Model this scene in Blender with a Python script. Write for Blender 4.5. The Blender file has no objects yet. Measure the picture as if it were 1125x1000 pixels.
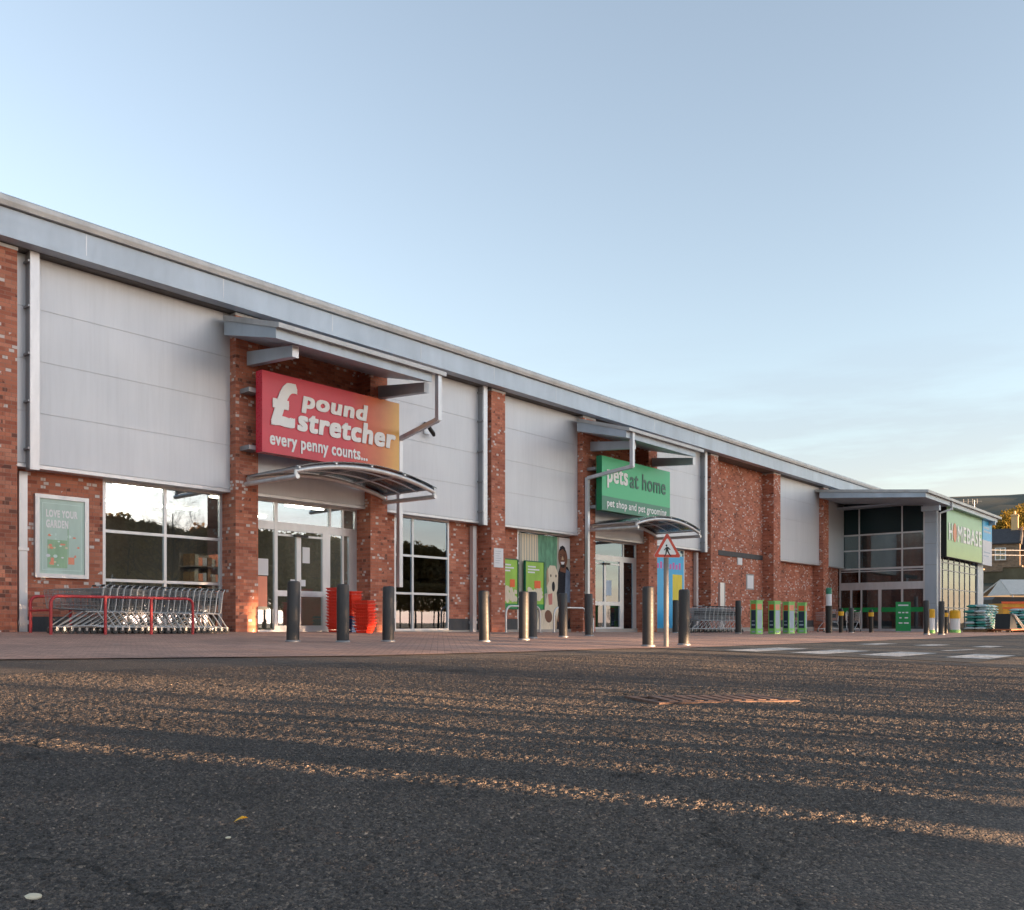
import bpy, bmesh, math, random
import numpy as np
from mathutils import Vector, Matrix, noise
random.seed(7)
R = math.radians
C = bpy.data.collections.new('place'); bpy.context.scene.collection.children.link(C)
OFF = {}
# coordinates used below: s along the shop fronts, n out from the fronts towards the car park, z up (metres)
# ---------------------------------------------------------------- materials
def mat(name, col=(.5, .5, .5), rough=.6, metal=0., spec=.5):
    m = bpy.data.materials.new(name); m.use_nodes = True
    b = m.node_tree.nodes['Principled BSDF']
    b.inputs['Base Color'].default_value = (*col, 1); b.inputs['Roughness'].default_value = rough
    b.inputs['Metallic'].default_value = metal; b.inputs['Specular IOR Level'].default_value = spec
    return m
def N(m, t, **k):
    n = m.node_tree.nodes.new(t)
    for a, v in k.items():
        if a in n.inputs: n.inputs[a].default_value = v
        else: setattr(n, a, v)
    return n
def L(m, a, b): m.node_tree.links.new(a, b)
def BS(m): return m.node_tree.nodes['Principled BSDF']
def ramp(m, fac, stops, interp='LINEAR'):
    r = N(m, 'ShaderNodeValToRGB'); r.color_ramp.interpolation = interp
    e = r.color_ramp.elements
    while len(e) < len(stops): e.new(.5)
    for i, (p, c) in enumerate(stops):
        e[i].position = p; e[i].color = c if len(c) == 4 else (*c, 1)
    L(m, fac, r.inputs[0]); return r.outputs[0]
def mix(m, a, b, f, bt='MIX'):
    x = N(m, 'ShaderNodeMix', data_type='RGBA', blend_type=bt)
    for v, i in ((a, 6), (b, 7), (f, 0)):
        if isinstance(v, (int, float)): x.inputs[i].default_value = v
        elif isinstance(v, tuple): x.inputs[i].default_value = (*v, 1)
        else: L(m, v, x.inputs[i])
    return x.outputs[2]
def mth(m, op, a, b=0.):
    x = N(m, 'ShaderNodeMath', operation=op)
    for i, v in enumerate((a, b)):
        if isinstance(v, (int, float)): x.inputs[i].default_value = v
        else: L(m, v, x.inputs[i])
    return x.outputs[0]
def bump(m, h, s, d=.01):
    b = N(m, 'ShaderNodeBump', Strength=s, Distance=d); L(m, h, b.inputs['Height']); L(m, b.outputs[0], BS(m).inputs['Normal'])
def objc(m): return N(m, 'ShaderNodeTexCoord').outputs['Object']
def posc(m): return N(m, 'ShaderNodeNewGeometry').outputs['Position']
def uvc(m): return N(m, 'ShaderNodeTexCoord').outputs['UV']
def nz(m, vec, scale, det=4, rough=.6):
    n = N(m, 'ShaderNodeTexNoise', Scale=scale, Detail=det, Roughness=rough); L(m, vec, n.inputs['Vector']); return n.outputs['Fac']
def weathered(name, col, rough=.5, metal=0., var=.25, scale=3., spec=.5, streak=True):
    m = mat(name, col, rough, metal, spec); p = posc(m)
    mp = N(m, 'ShaderNodeMapping'); mp.inputs['Scale'].default_value = (1, 1, .25 if streak else 1); L(m, p, mp.inputs[0])
    f = nz(m, mp.outputs[0], scale, 6)
    a = tuple(c * (1 - var) for c in col); b = tuple(min(1, c * (1 + var * .5)) for c in col)
    L(m, ramp(m, f, [(.3, a), (.7, b)]), BS(m).inputs['Base Color'])
    f2 = nz(m, p, scale * 6, 3)
    L(m, ramp(m, f2, [(.3, (rough * .8,) * 3), (.7, (min(1, rough * 1.25),) * 3)]), BS(m).inputs['Roughness'])
    return m
M = {}
def brick_mat(white, name):
    m = mat(name, rough=.85); u = uvc(m)
    def bt(w, h, c1, c2, mo, ms, off=.5):
        b = N(m, 'ShaderNodeTexBrick', offset=off); b.inputs['Scale'].default_value = 1
        b.inputs['Brick Width'].default_value = w; b.inputs['Row Height'].default_value = h; b.inputs['Mortar Size'].default_value = ms
        b.inputs['Mortar Smooth'].default_value = .15
        b.inputs['Color1'].default_value = c1; b.inputs['Color2'].default_value = c2; b.inputs['Mortar'].default_value = mo
        L(m, u, b.inputs['Vector']); return b
    K, Wt = (0, 0, 0, 1), (1, 1, 1, 1)
    a = bt(.225, .075, K, Wt, K, .005)
    base = ramp(m, a.outputs['Color'], [(0, (.31, .095, .06)), (.25, (.41, .138, .082)), (.6, (.48, .172, .105)), (.85, (.52, .20, .128)), (1, (.57, .25, .165))])
    big = nz(m, u, .7, 4); base = mix(m, base, ramp(m, big, [(.35, (.76, .72, .70)), (.65, (1.12, 1.06, 1.02))]), .8, 'MULTIPLY')
    grit = nz(m, u, 90, 4); base = mix(m, base, ramp(m, grit, [(.3, (.75, .75, .75)), (.7, (1.2, 1.2, 1.2))]), .7, 'MULTIPLY')
    h = bt(.1125, .075, K, Wt, K, .010)
    cl = nz(m, u, 1.15, 3, .6)
    wf = mth(m, 'ADD', h.outputs['Color'], mth(m, 'MULTIPLY', mth(m, 'SUBTRACT', cl, .5), white[1]))
    wm = mth(m, 'MULTIPLY', mth(m, 'GREATER_THAN', wf, white[0]), mth(m, 'LESS_THAN', h.outputs['Fac'], .5))
    dk = bt(.1125, .075, K, Wt, K, .003, .37)
    dm = mth(m, 'MULTIPLY', mth(m, 'LESS_THAN', mth(m, 'ADD', dk.outputs['Color'], mth(m, 'MULTIPLY', mth(m, 'SUBTRACT', cl, .5), 1.2)), .0), .75)
    base = mix(m, base, (.09, .04, .032), dm)
    base = mix(m, base, (.62, .55, .52), mth(m, 'MULTIPLY', wm, .95))
    base = mix(m, base, (.33, .2, .155), mth(m, 'MULTIPLY', a.outputs['Fac'], .8))
    L(m, base, BS(m).inputs['Base Color'])
    hh = mth(m, 'ADD', mth(m, 'MULTIPLY', a.outputs['Fac'], -1.), mth(m, 'MULTIPLY', grit, .5))
    bump(m, hh, .5, .006); return m
M['brick'] = brick_mat((.935, .78), 'brick')
M['brick_spotted'] = brick_mat((.905, .75), 'brick_spotted')
M['plinth'] = weathered('plinth_brick', (.045, .05, .058), .6, scale=8)
def clad():
    m = mat('cladding', (.5, .52, .55), .5, .28); p = posc(m)
    mp = N(m, 'ShaderNodeMapping'); mp.inputs['Scale'].default_value = (1, 1, .12); L(m, p, mp.inputs[0])
    f = nz(m, mp.outputs[0], 2.2, 7, .65)
    L(m, ramp(m, f, [(.25, (.53, .555, .60)), (.75, (.58, .605, .65))]), BS(m).inputs['Base Color'])
    mq_ = N(m, 'ShaderNodeMapping'); mq_.inputs['Scale'].default_value = (1, 1, .05); L(m, p, mq_.inputs[0]); st_ = nz(m, mq_.outputs[0], 14, 3, .7); base_ = BS(m).inputs['Base Color'].links[0].from_socket; L(m, mix(m, base_, ramp(m, st_, [(.35, (.9, .9, .9)), (.55, (1, 1, 1))]), .4, 'MULTIPLY'), BS(m).inputs['Base Color'])
    g = nz(m, p, 1.1, 2)
    L(m, ramp(m, g, [(.3, (.42,) * 3), (.7, (.50,) * 3)]), BS(m).inputs['Roughness'])
    bump(m, nz(m, p, .6, 1), .05, .03); return m
M['clad'] = clad()
M['fascia'] = weathered('fascia_paint', (.43, .50, .58), .42, .25, .16, 1.2)
M['gutter'] = weathered('gutter_metal', (.47, .475, .48), .45, .3, .2, 2.)
M['soffit'] = weathered('soffit_panel', (.13, .127, .125), .6, 0, .2, 1.)
M['alu'] = weathered('aluminium', (.60, .615, .65), .38, .5, .12, 4.)
M['alu_dark'] = weathered('grey_metal', (.30, .31, .33), .45, .4, .2, 4.)
M['steel_tube'] = weathered('steel_tube', (.66, .66, .67), .35, .5, .15, 6.)
M['roofing'] = weathered('roof_sheet', (.30, .32, .34), .6, .2, .2, .6)
def glass(name, tint=(.80, .86, .86), base=.2, rough=.0, wob=.004, gcol=(.92, .96, 1)):
    m = bpy.data.materials.new(name); m.use_nodes = True; nt = m.node_tree; nt.nodes.clear()
    o = N(m, 'ShaderNodeOutputMaterial'); t = N(m, 'ShaderNodeBsdfTransparent'); t.inputs[0].default_value = (*tint, 1)
    g = N(m, 'ShaderNodeBsdfGlossy'); g.inputs['Roughness'].default_value = rough; g.inputs['Color'].default_value = (*gcol, 1)
    fr = N(m, 'ShaderNodeFresnel', IOR=1.5); x = N(m, 'ShaderNodeMixShader')
    f = mth(m, 'ADD', mth(m, 'MULTIPLY', fr.outputs[0], 1 - base), base); L(m, f, x.inputs[0])
    L(m, t.outputs[0], x.inputs[1]); L(m, g.outputs[0], x.inputs[2]); L(m, x.outputs[0], o.inputs[0])
    b = N(m, 'ShaderNodeBump', Strength=.35, Distance=wob); L(m, nz(m, posc(m), .55, 1), b.inputs['Height'])
    L(m, b.outputs[0], g.inputs['Normal']); return m
M['glass'] = glass('shop_glass', (.88, .92, .92), base=.2, gcol=(.56, .68, .82))
M['glass_dim'] = glass('entrance_glass', (.42, .54, .6), .07)
M['glass_canopy'] = glass('canopy_glass', (.85, .9, .9), .06, .15)
M['spandrel'] = mat('spandrel_glass', (.006, .022, .028), .25, 0, .25)
def paint(k, c, r=.5, v=.12, s=5., metal=0.): M[k] = weathered(k + '_paint', c, r, metal, v, s); return M[k]
paint('white', (.78, .78, .77), .5, .06); paint('black', (.012, .012, .013), .45, .3)
paint('bollard', (.038, .039, .043), .5, .35, 5); paint('sign_border', (.62, .075, .045), .45, .15); paint('pole_grey', (.26, .245, .235), .6, .25); paint('red_rail', (.50, .035, .045), .4, .25)
paint('sign_white', (.80, .80, .80), .35, .05); paint('sign_red', (.62, .015, .045), .3, .05)
paint('yellow', (.78, .42, .02), .5, .2); paint('green', (.0, .26, .065), .45, .1); paint('pale_green', (.25, .62, .17), .45, .12)
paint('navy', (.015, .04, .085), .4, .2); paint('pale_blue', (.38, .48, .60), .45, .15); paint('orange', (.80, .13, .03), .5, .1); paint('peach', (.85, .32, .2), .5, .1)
paint('sky_blue', (.02, .42, .78), .4, .08); paint('magenta', (.55, .10, .40), .4, .05); paint('poster_yellow', (.78, .62, .04), .45, .1)
paint('basket_red', (.80, .045, .02), .35, .12); paint('basket_blue', (.015, .05, .16), .4, .15)
paint('wire', (.33, .35, .37), .35, .15, 20, .6); paint('frame_zinc', (.50, .50, .50), .4, .15, 20, .2); paint('plastic_black', (.02, .021, .024), .4, .3, 20); paint('rubber', (.05, .05, .05), .7, .3, 20)
paint('paper', (.72, .73, .76), .6, .05); paint('grey_text', (.05, .16, .12), .5, .05); paint('faint', (.45, .47, .52), .6, .05)
paint('lime', (.30, .55, .06), .45, .25, 3); paint('deep_green', (.0, .14, .06), .4, .1); paint('cream', (.72, .62, .45), .6, .1)
paint('skin', (.17, .072, .042), .55, .15, 9); paint('fur', (.72, .63, .49), .7, .15, 20); paint('fur_shade', (.50, .37, .25), .7, .2, 20); paint('tongue', (.55, .2, .17), .6)
paint('dark_cloth', (.012, .014, .022), .8, .2); paint('denim', (.18, .23, .32), .8, .35, 14); paint('leafy', (.12, .32, .20), .6, .5, 9); paint('beige', (.42, .40, .34), .6, .1)
paint('poster_tint', (.50, .64, .57), .5, .15, 3); paint('poster_line', (.62, .76, .70), .5, .05); paint('poster_bed', (.33, .52, .33), .5, .2, 6)
paint('wood', (.20, .12, .06), .8, .3); paint('timber_orange', (.42, .14, .06), .6, .3); paint('shelf', (.22, .2, .18), .6, .2)
paint('dark_room', (.22, .215, .21), .8, .3, 1.); paint('tile_floor', (.34, .32, .30), .4, .2, 1.)
paint('bag_teal', (.07, .36, .32), .38, .35, 9); paint('bag_white', (.60, .68, .70), .4, .12, 9)
paint('canvas', (.62, .58, .52), .8, .1); paint('slate', (.045, .045, .052), .7, .3, 2); paint('render_sunlit', (.66, .46, .24), .8, .1)  # the chimney render has golden sunlight mixed into its colour
paint('skip_yellow', (.70, .36, .03), .5, .15); paint('bark', (.075, .055, .042), .9, .4, 6)
def stone_mat():
    m = mat('stone_wall', rough=.9); u = uvc(m)
    b = N(m, 'ShaderNodeTexBrick'); b.inputs['Scale'].default_value = 1; b.inputs['Brick Width'].default_value = .5; b.inputs['Row Height'].default_value = .22; b.inputs['Mortar Size'].default_value = .02
    b.inputs['Color1'].default_value = (.33, .22, .145, 1); b.inputs['Color2'].default_value = (.21, .145, .10, 1); b.inputs['Mortar'].default_value = (.27, .21, .16, 1)
    L(m, u, b.inputs['Vector']); f = nz(m, u, 3, 5)
    L(m, mix(m, b.outputs['Color'], ramp(m, f, [(.3, (.6, .6, .6)), (.7, (1.2, 1.2, 1.2))]), .7, 'MULTIPLY'), BS(m).inputs['Base Color'])
    bump(m, mth(m, 'MULTIPLY', b.outputs['Fac'], -1.), .4, .02); return m
M['stone'] = stone_mat()
def asphalt(name, dark, gscale=150., stain=1., bs=1., tint=(1, 1, 1)):
    m = mat(name, rough=.85); p = posc(m)
    v = N(m, 'ShaderNodeTexVoronoi', Scale=gscale, feature='F1'); L(m, p, v.inputs['Vector'])
    col = ramp(m, v.outputs['Color'], [(0, (.022 * dark, .0195 * dark, .018 * dark)), (.5, (.042 * dark, .037 * dark, .034 * dark)), (.8, (.07 * dark, .06 * dark, .052 * dark)), (.93, (.13 * dark, .106 * dark, .087 * dark)), (1, (.26 * dark, .21 * dark, .17 * dark))])
    sp = nz(m, p, gscale * 2.6, 2, .8); col = mix(m, col, ramp(m, sp, [(.3, (.45,) * 3), (.72, (1.5,) * 3)]), .8, 'MULTIPLY'); col = mix(m, col, tint, 1., 'MULTIPLY')
    f = nz(m, p, .35, 5); col = mix(m, col, ramp(m, f, [(.3, (.72, .73, .76)), (.7, (1.25, 1.2, 1.15))]), .8 * stain, 'MULTIPLY')
    f2 = nz(m, p, 3.2, 5, .7); col = mix(m, col, ramp(m, f2, [(.3, (.75,) * 3), (.72, (1.25,) * 3)]), .7, 'MULTIPLY')
    oil = N(m, 'ShaderNodeTexVoronoi', Scale=.55); L(m, p, oil.inputs['Vector']); od = mth(m, 'ADD', oil.outputs['Distance'], mth(m, 'MULTIPLY', nz(m, p, 5, 4), .22))
    col = mix(m, col, ramp(m, od, [(.16, (.35, .35, .37)), (.3, (1, 1, 1))]), .8, 'MULTIPLY')
    ck = N(m, 'ShaderNodeTexVoronoi', Scale=.42, feature='DISTANCE_TO_EDGE'); wv = N(m, 'ShaderNodeVectorMath', operation='ADD'); nn_ = N(m, 'ShaderNodeTexNoise', Scale=1.7, Detail=5.); L(m, p, nn_.inputs['Vector']); L(m, p, wv.inputs[0]); L(m, nn_.outputs['Color'], wv.inputs[1]); L(m, wv.outputs[0], ck.inputs['Vector'])
    col = mix(m, col, ramp(m, ck.outputs['Distance'], [(.0, (.25, .25, .25)), (.008, (1, 1, 1))]), .75, 'MULTIPLY')
    L(m, col, BS(m).inputs['Base Color'])
    h = mth(m, 'ADD', mth(m, 'MULTIPLY', v.outputs['Distance'], -1.), mth(m, 'MULTIPLY', nz(m, p, gscale * .5, 3, .7), 1.3))
    h = mth(m, 'ADD', h, mth(m, 'MULTIPLY', nz(m, p, 9, 3), 1.0)); h = mth(m, 'ADD', h, mth(m, 'MULTIPLY', nz(m, p, 62, 3, .7), 1.6))
    bump(m, h, bs, .026); return m
M['asphalt'] = asphalt('old_asphalt', 3.7, tint=(1.08, 1., .93))
M['asphalt_new'] = asphalt('new_asphalt', 1.25, 180, .8, .3, (.78, 1.0, 1.15))
def paver():
    m = mat('block_paving', rough=.8); p = posc(m)
    mp = N(m, 'ShaderNodeMapping'); mp.inputs['Rotation'].default_value = (0, 0, R(45)); L(m, p, mp.inputs[0])
    b = N(m, 'ShaderNodeTexBrick'); b.inputs['Scale'].default_value = 1; b.inputs['Brick Width'].default_value = .2; b.inputs['Row Height'].default_value = .1; b.inputs['Mortar Size'].default_value = .004
    b.inputs['Color1'].default_value = (.58, .34, .255, 1); b.inputs['Color2'].default_value = (.42, .25, .195, 1); b.inputs['Mortar'].default_value = (.07, .055, .05, 1)
    L(m, mp.outputs[0], b.inputs['Vector']); f = nz(m, p, .5, 6, .7)
    col = mix(m, b.outputs['Color'], ramp(m, f, [(.3, (.6, .62, .65)), (.7, (1.25, 1.2, 1.15))]), .85, 'MULTIPLY')
    f2 = nz(m, p, 30, 3); col = mix(m, col, ramp(m, f2, [(.3, (.8,) * 3), (.7, (1.2,) * 3)]), .6, 'MULTIPLY')
    st = N(m, 'ShaderNodeTexVoronoi', Scale=.8); L(m, p, st.inputs['Vector'])
    col = mix(m, col, (.45, .42, .4), mth(m, 'MULTIPLY', mth(m, 'LESS_THAN', st.outputs['Distance'], .05), .6))
    L(m, col, BS(m).inputs['Base Color'])
    bump(m, mth(m, 'ADD', mth(m, 'MULTIPLY', b.outputs['Fac'], -1.), f2), .5, .006); return m
M['paver'] = paver()
def roadpaint():
    m = mat('road_paint', (.62, .62, .60), .7); p = posc(m); f = nz(m, p, 14, 6, .75)
    L(m, ramp(m, f, [(.38, (.12, .115, .11)), (.5, (.50, .50, .48)), (.8, (.70, .70, .68))]), BS(m).inputs['Base Color']); bump(m, nz(m, p, 80, 2), .4, .006); return m
M['roadpaint'] = roadpaint()
def leaf(name, c1, c2, tr=.35):
    m = bpy.data.materials.new(name); m.use_nodes = True; nt = m.node_tree; nt.nodes.clear()
    o = N(m, 'ShaderNodeOutputMaterial'); d = N(m, 'ShaderNodeBsdfDiffuse'); t = N(m, 'ShaderNodeBsdfTranslucent'); x = N(m, 'ShaderNodeMixShader', Fac=tr)
    col = ramp(m, nz(m, posc(m), 1.3, 4), [(.3, c1), (.7, c2)])
    L(m, col, d.inputs[0]); L(m, col, t.inputs[0]); L(m, d.outputs[0], x.inputs[1]); L(m, t.outputs[0], x.inputs[2]); L(m, x.outputs[0], o.inputs[0]); return m
M['leaf'] = leaf('leaves', (.22, .15, .06), (.46, .30, .13), .5)
M['leaf_brown'] = leaf('leaves_autumn', (.34, .18, .08), (.55, .33, .16), .55)
M['leaf_gold'] = leaf('leaves_gold', (.13, .115, .025), (.30, .20, .05))
M['shade_hedge'] = leaf('hedge_leaves', (.02, .045, .012), (.06, .08, .02))
M['hill'] = weathered('hill_grass', (.045, .05, .03), .95, 0, .5, .03, streak=False)
M['bank'] = weathered('bank_scrub', (.16, .135, .085), .95, 0, .5, .3, streak=False)
def grad(name, stops, a, b, ax=0):
    m = mat(name, rough=.3); g = N(m, 'ShaderNodeSeparateXYZ'); L(m, posc(m), g.inputs[0])
    f = mth(m, 'DIVIDE', mth(m, 'SUBTRACT', g.outputs[ax], a), b - a); col = ramp(m, f, stops)
    col = mix(m, col, ramp(m, nz(m, posc(m), 2., 4), [(.3, (.9,) * 3), (.7, (1.05,) * 3)]), .8, 'MULTIPLY')
    L(m, col, BS(m).inputs['Base Color']); return m
M['sign_red_face'] = grad('red_sign_face', [(0, (.62, .018, .055)), (.6, (.60, .022, .05)), (.84, (.62, .17, .06)), (1, (.74, .42, .10))], 11.78, 15.93)
M['sign_green_face'] = mat('green_sign_face', (.02, .47, .20), .3); M['sign_green_low'] = mat('green_sign_strip', (.025, .21, .135), .35); M['sign_green_side'] = mat('green_sign_side', (.0, .20, .075), .35)
M['sign_pale_face'] = grad('pale_green_sign_face', [(0, (.24, .44, .12)), (.55, (.20, .46, .22)), (1, (.21, .48, .28))], 3.7, 6.4, 2)
M['rust'] = weathered('rusty_iron', (.17, .10, .075), .75, .2, .5, 14, streak=False)
# ---------------------------------------------------------------- mesh builder
class MB:
    def __init__(s): s.v = []; s.f = []; s.uv = []; s.mi = []; s.cur = 0
    def face(s, pts, uv=None):
        i = len(s.v); s.v += [tuple(p) for p in pts]; s.f.append(tuple(range(i, i + len(pts))))
        if uv is None:
            a, b, c = Vector(pts[0]), Vector(pts[1]), Vector(pts[2]); nn = (b - a).cross(c - a)
            ax = max(range(3), key=lambda k: abs(nn[k]))
            uv = [((p[1], p[2]), (p[0], p[2]), (p[0], p[1]))[ax] for p in pts]
        s.uv += uv; s.mi.append(s.cur)
    def xbox(s, x0, x1, y0, y1, z0, z1):
        p = lambda a, b, c: ((x0, x1)[a], (y0, y1)[b], (z0, z1)[c])
        for q in ((0,0,0, 0,0,1, 0,1,1, 0,1,0), (1,0,0, 1,1,0, 1,1,1, 1,0,1), (0,0,0, 1,0,0, 1,0,1, 0,0,1), (0,1,0, 0,1,1, 1,1,1, 1,1,0), (0,0,0, 0,1,0, 1,1,0, 1,0,0), (0,0,1, 1,0,1, 1,1,1, 0,1,1)):
            s.face([p(*q[k:k + 3]) for k in (0, 3, 6, 9)])
        return s
    def box(s, s0, s1, n0, n1, z0, z1): return s.xbox(s0, s1, -n1, -n0, z0, z1)
    def obox(s, c, ax, ay, az):          # oriented box: centre and half-axis vectors
        c, ax, ay, az = map(Vector, (c, ax, ay, az))
        P = lambda i, j, k: c + ax * i + ay * j + az * k
        for q in (((-1,-1,-1),(-1,-1,1),(-1,1,1),(-1,1,-1)), ((1,-1,-1),(1,1,-1),(1,1,1),(1,-1,1)), ((-1,-1,-1),(1,-1,-1),(1,-1,1),(-1,-1,1)), ((-1,1,-1),(-1,1,1),(1,1,1),(1,1,-1)), ((-1,-1,-1),(-1,1,-1),(1,1,-1),(1,-1,-1)), ((-1,-1,1),(1,-1,1),(1,1,1),(-1,1,1))):
            s.face([P(*k) for k in q])
        return s
    def bar(s, a, b, w, h):              # rectangular bar from a to b
        a, b = Vector(a), Vector(b); d = (b - a); up = Vector((0, 0, 1)) if abs(d.normalized().z) < .95 else Vector((0, 1, 0))
        x = d.cross(up).normalized(); y = x.cross(d).normalized()
        return s.obox((a + b) / 2, d / 2, x * w / 2, y * h / 2)
    def tube(s, pts, r, seg=8, cap=True):
        pts = [Vector(p) for p in pts]; rs = r if isinstance(r, (list, tuple)) else [r] * len(pts); rings = []
        d0 = (pts[1] - pts[0]).normalized(); up = Vector((0, 0, 1)) if abs(d0.z) < .9 else Vector((1, 0, 0))
        x = d0.cross(up).normalized()
        for i, p in enumerate(pts):
            d = (pts[min(i + 1, len(pts) - 1)] - pts[max(i - 1, 0)]).normalized()
            x = (x - d * x.dot(d)).normalized(); y = d.cross(x)
            rings.append([p + (x * math.cos(2 * math.pi * k / seg) + y * math.sin(2 * math.pi * k / seg)) * rs[i] for k in range(seg)])
        b = len(s.v)
        for rg in rings: s.v += [tuple(q) for q in rg]
        for i in range(len(rings) - 1):
            for k in range(seg):
                k2 = (k + 1) % seg; s.f.append((b + i * seg + k, b + i * seg + k2, b + (i + 1) * seg + k2, b + (i + 1) * seg + k)); s.uv += [(k / seg, i), (k / seg, i), (k / seg, i + 1), (k / seg, i + 1)]; s.mi.append(s.cur)
        if cap:
            s.face(list(reversed(rings[0]))); s.face(rings[-1])
        return s
    def prism(s, poly, d):               # extrude a 3-D polygon by vector d
        d = Vector(d); a = [Vector(p) for p in poly]; b = [p + d for p in a]; k = len(a)
        s.face(list(reversed(a))); s.face(b)
        for i in range(k): s.face([a[i], a[(i + 1) % k], b[(i + 1) % k], b[i]])
        return s
    def lathe(s, prof, seg=24, c=(0, 0, 0)):
        b = len(s.v); k = len(prof)
        for r, z in prof:
            for j in range(seg): a = 2 * math.pi * j / seg; s.v.append((c[0] + r * math.cos(a), c[1] + r * math.sin(a), c[2] + z))
        for i in range(k - 1):
            for j in range(seg):
                j2 = (j + 1) % seg; s.f.append((b + i * seg + j, b + i * seg + j2, b + (i + 1) * seg + j2, b + (i + 1) * seg + j)); s.uv += [(j / seg, prof[i][1])] * 2 + [(j / seg, prof[i + 1][1])] * 2; s.mi.append(s.cur)
        s.face([s.v[b + (k - 1) * seg + j] for j in range(seg)]); return s
def obj(name, mb, m, parent=None, smooth=False, label=None, local=False):
    off = Vector((0, 0, 0)) if (parent is None or local) else Vector(OFF.get(parent.name, (0, 0, 0)))
    me = bpy.data.meshes.new(name); me.from_pydata([tuple(Vector(v) - off) for v in mb.v], [], mb.f)
    uv = me.uv_layers.new(name='UVMap'); flat = [c for p in mb.uv for c in p]; uv.data.foreach_set('uv', flat)
    for q in (m if isinstance(m, (list, tuple)) else [m]): me.materials.append(M[q] if isinstance(q, str) else q)
    me.polygons.foreach_set('material_index', mb.mi)
    if smooth: me.polygons.foreach_set('use_smooth', [True] * len(mb.f))
    me.update()
    o = bpy.data.objects.new(name, me); C.objects.link(o)
    if parent: o.parent = parent; OFF[o.name] = tuple(off)
    if label: o['label'] = label
    return o
def smooth_angle(o, deg=40):
    bm = bmesh.new(); bm.from_mesh(o.data); bmesh.ops.remove_doubles(bm, verts=bm.verts, dist=1e-5)
    for e in bm.edges:
        if len(e.link_faces) == 2: e.smooth = e.calc_face_angle(0) < R(deg)
    for f in bm.faces: f.smooth = True
    bm.to_mesh(o.data); bm.free(); return o
def thing(name, label, cat, loc=(0, 0, 0), rz=0, group=None):
    o = bpy.data.objects.new(name, None); C.objects.link(o); o.location = loc; o.rotation_euler = (0, 0, rz); o.empty_display_size = .2
    o['label'] = label; o['category'] = cat
    if group: o['group'] = group
    OFF[o.name] = tuple(loc); return o
def tag(o, label, cat, group=None):
    o['label'] = label; o['category'] = cat
    if group: o['group'] = group
    return o
def struct(name, mb, m, **k): o = obj(name, mb, m, **k); o['kind'] = 'structure'; return o
def dup(root, loc, rz=0, label=None, group=None, sc=None):
    r = root.copy(); C.objects.link(r); r.location = loc; r.rotation_euler = (0, 0, rz)
    if sc: r.scale = (sc,) * 3 if not isinstance(sc, tuple) else sc
    if label: r['label'] = label
    if group: r['group'] = group
    for ch in list(root.children):
        c = ch.copy(); C.objects.link(c); c.parent = r
        for g in ch.children:
            d = g.copy(); C.objects.link(d); d.parent = c
    return r
def text_mesh(body, bold=.0, shear=0.):
    cu = bpy.data.curves.new('lettering', 'FONT'); cu.body = body; cu.size = 1; cu.space_character = 1 + bold * 2.6; cu.shear = shear; cu.extrude = .5; cu.resolution_u = 4
    o = bpy.data.objects.new('lettering', cu); C.objects.link(o)
    dg = bpy.context.evaluated_depsgraph_get(); me = bpy.data.meshes.new_from_object(o.evaluated_get(dg)); bpy.data.objects.remove(o)
    if bold > 0:                      # heavier strokes: the same glyphs laid round themselves, each a hair deeper than the last
        bm = bmesh.new(); 
        for k in range(9):
            dx, dy = (k % 3 - 1) * bold, (k // 3 - 1) * bold * .8; q = me.copy(); q.transform(Matrix.Translation((dx, dy, -.012 * k))); bm.from_mesh(q); bpy.data.meshes.remove(q)
        bm.to_mesh(me); bm.free()
    return me
def text(parent, body, a0, a1, z0, z1, plane, th, m, bold=.02, shear=0., name='lettering', face='front'):
    """fit lettering to the box a0..a1 x z0..z1; plane = n of its front (face front) or s (face west)"""
    me = text_mesh(body, bold, shear); co = np.empty(len(me.vertices) * 3); me.vertices.foreach_get('co', co); co = co.reshape(-1, 3)
    lo, hi = co.min(0), co.max(0); q = (co - lo) / (hi - lo); off = OFF.get(parent.name, (0, 0, 0)) if parent else (0, 0, 0)
    w = np.empty_like(q); w[:, 2] = z0 + q[:, 1] * (z1 - z0)
    if face == 'front': w[:, 0] = a0 + q[:, 0] * (a1 - a0); w[:, 1] = -(plane - th + q[:, 2] * th)
    else: w[:, 1] = -(a0 + q[:, 0] * (a1 - a0)); w[:, 0] = plane + th - q[:, 2] * th
    w -= np.array(off); me.vertices.foreach_set('co', w.astype(np.float32).ravel()); me.materials.clear(); me.materials.append(M[m]); me.update()
    o = bpy.data.objects.new(name, me); C.objects.link(o); o.parent = parent; OFF[o.name] = tuple(off); return o
# ---------------------------------------------------------------- ground
def gz(s, n):
    zw = -.0085 * (min(s, 30) - 10) - .004 * max(s - 30, 0)
    c = .022 - .0006 * max(0, min(s - 10, 25)); nn = max(n, 0)
    return max(-1.2, min(.4, zw - c * min(nn, 30)))
def sheet(name, ss, nfun, m, lift):
    mb = MB(); b = []
    for s in ss:
        row = []
        for n in nfun(s): mb.v.append((s, -n, gz(s, n) + lift)); row.append(len(mb.v) - 1)
        b.append(row)
    for i in range(len(b) - 1):
        for j in range(len(b[0]) - 1):
            q = (b[i][j], b[i][j + 1], b[i + 1][j + 1], b[i + 1][j]); mb.f.append(q); mb.uv += [(mb.v[k][0], mb.v[k][1]) for k in q]; mb.mi.append(0)
    return struct(name, mb, m, smooth=True)
fine = [float(i) for i in range(-30, 101)]
gs = [-2500., -800., -300., -120., -60.] + fine + [115., 140., 200., 400., 900., 2500.]
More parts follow.
